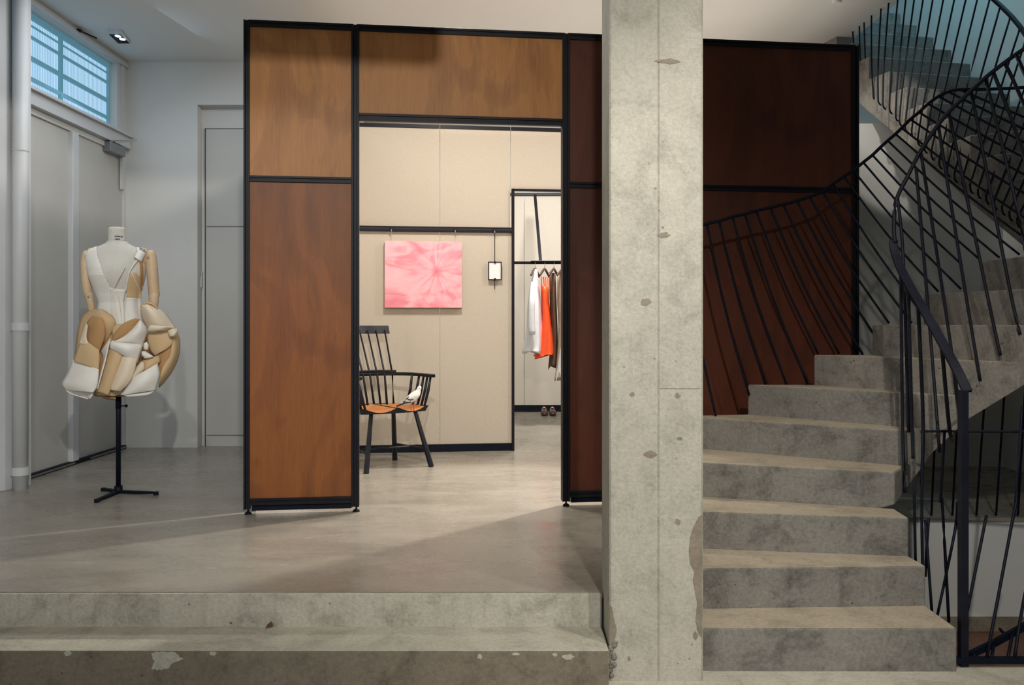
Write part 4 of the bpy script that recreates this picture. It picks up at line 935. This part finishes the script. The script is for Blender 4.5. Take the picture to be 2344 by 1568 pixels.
sheet([(840, 1090), (850, 1140), (868, 1290)], [(955, 1010), (950, 1080), (890, 1230)], 0.09, 0.10, 0.01, 'tandark', 'petal_inner_shade')
sheet([(740, 1130), (700, 1190), (645, 1260)], [(860, 1090), (860, 1150), (730, 1250)], 0.14, 0.12, 0.03, 'tan', 'petal')
sheet([(735, 1135), (690, 1180), (640, 1270)], [(752, 1150), (745, 1200), (660, 1265)], 0.17, 0.17, 0.02, 'cream', 'petal_edge')
sheet([(640, 1270), (610, 1330), (575, 1388)], [(850, 1150), (868, 1240), (835, 1350)], 0.16, 0.13, 0.06, 'whitefab', 'petal')
sheet([(575, 1375), (600, 1388), (620, 1396)], [(835, 1345), (800, 1380), (745, 1398)], 0.16, 0.13, 0.02, 'whitefab', 'petal')
sheet([(735, 1060), (735, 1085), (760, 1110)], [(760, 1060), (800, 1085), (820, 1100)], 0.18, 0.17, 0.015, 'whitefab', 'petal_edge')
sheet([(750, 1000), (748, 1025), (755, 1045)], [(770, 990), (783, 1015), (778, 1045)], 0.18, 0.18, 0.012, 'whitefab', 'petal_edge')
sheet([(430, 1385), (480, 1400), (540, 1412)], [(420, 1392), (470, 1415), (540, 1422)], 0.12, 0.08, 0.01, 'tandark', 'petal_inner_shade')
sheet([(400, 1330), (380, 1345), (400, 1385)], [(620, 1350), (580, 1375), (530, 1392)], 0.14, 0.14, 0.02, 'tan', 'petal')

# ================================================================== SMALL FITTINGS
cl = thing('ceiling_light', 'square recessed ceiling lamp with two small lit bulbs at upper left', 'ceiling lamp', P(275, 82, 6.9))
lx0, lx1 = PX(256, 6.9), PX(296, 6.9); ly0, ly1 = 6.75, 7.25
zc = CE
lx0, lx1 = PX(262, 6.95), PX(262, 6.95)+0.15
ly0 = (CE-CAMZ)*F/(HY-66); ly1 = (CE-CAMZ)*F/(HY-96)
q = MB(); q.prism([(PX(246, ly0), ly0), (PX(276, ly0), ly0), (PX(299, ly1), ly1), (PX(268, ly1), ly1)], CE-0.012, CE+0.01); q.build('frame', 'whitepaint', cl)
q = MB(); ya, yb_ = ly0+0.09, ly1-0.012; q.prism([(PX(250, ya), ya), (PX(274, ya), ya), (PX(296, yb_), yb_), (PX(271, yb_), yb_)], CE-0.016, CE-0.010); q.build('recess', 'metal', cl)
for x, y in ((270, 83), (280, 90)):
    Yl = (CE-0.018-CAMZ)*F/(HY-y); q = MB(); c_ = P(x, y, Yl); q.ball(c_, 0.021, 0.030, 0.004); q.build('bulb', 'bulb', cl)
dc = thing('door_closer', 'grey door closer with projecting arm above the flush white door', 'door closer', (XL+0.03, 7.45, PZ(340, 7.4)))
yd0, yd1 = ywl(239), ywl(274)
q = MB(); q.box((XL-0.012, yd0, PZ(345, yd0)), (XL+0.05, yd1, PZ(323, yd0))); q.build('body', 'steel', dc, bevel=0.004)
q = MB(); a = Vector((XL+0.03, yd0+0.05, PZ(322, yd0)+0.01)); b_ = P(312, 321, 7.3); c_ = P(262, 328, 7.15)
q.tube([a, b_], 1, flat=(0.02, 0.008)); q.tube([b_, c_+Vector((0.02, 0, 0))], 1, flat=(0.02, 0.008)); q.ball(a, 0.018); q.build('arm', 'steel', dc)
ic = thing('wall_controller', 'small grey controller with dark display on the back wall edge beside the recess', 'controller', P(459, 640, YD-0.01))
q = MB(); q.box((PX(453.5, YD), YD-0.035, PZ(659, YD)), (PX(464.5, YD), YD, PZ(622, YD))); q.build('housing', 'whitepaint', ic, bevel=0.005)
q = MB(); q.box((PX(456, YD), YD-0.037, PZ(634, YD)), (PX(463, YD), YD-0.034, PZ(624, YD))); q.build('display', 'ink', ic)
wl = thing('window_latch', 'small dark metal window stay fixed above the high window', 'latch', (XL+0.04, 6.5, 3.45))
q = MB(); a = P(172, 70, ywl(172)); q.ball(Vector((XL+0.03, a.y, a.z)), 0.02, 0.03, 0.012); q.tube([(XL+0.03, a.y, a.z), (XL+0.09, a.y+0.15, a.z-0.01)], 0.006, 6); q.build('stay', 'bronze', wl)
sd = thing('ceiling_sensor', 'small pale sensor on the ceiling at the top right of the pillar', 'sensor', P(1916, 3, 6.2))
q = MB(); c_ = Vector((PX(1916, 6.15), 6.15, CE)); q.tube([c_, c_+Vector((0, 0, -0.03))], [0.035, 0.028], 16); q.build('housing', 'ceiling', sd)
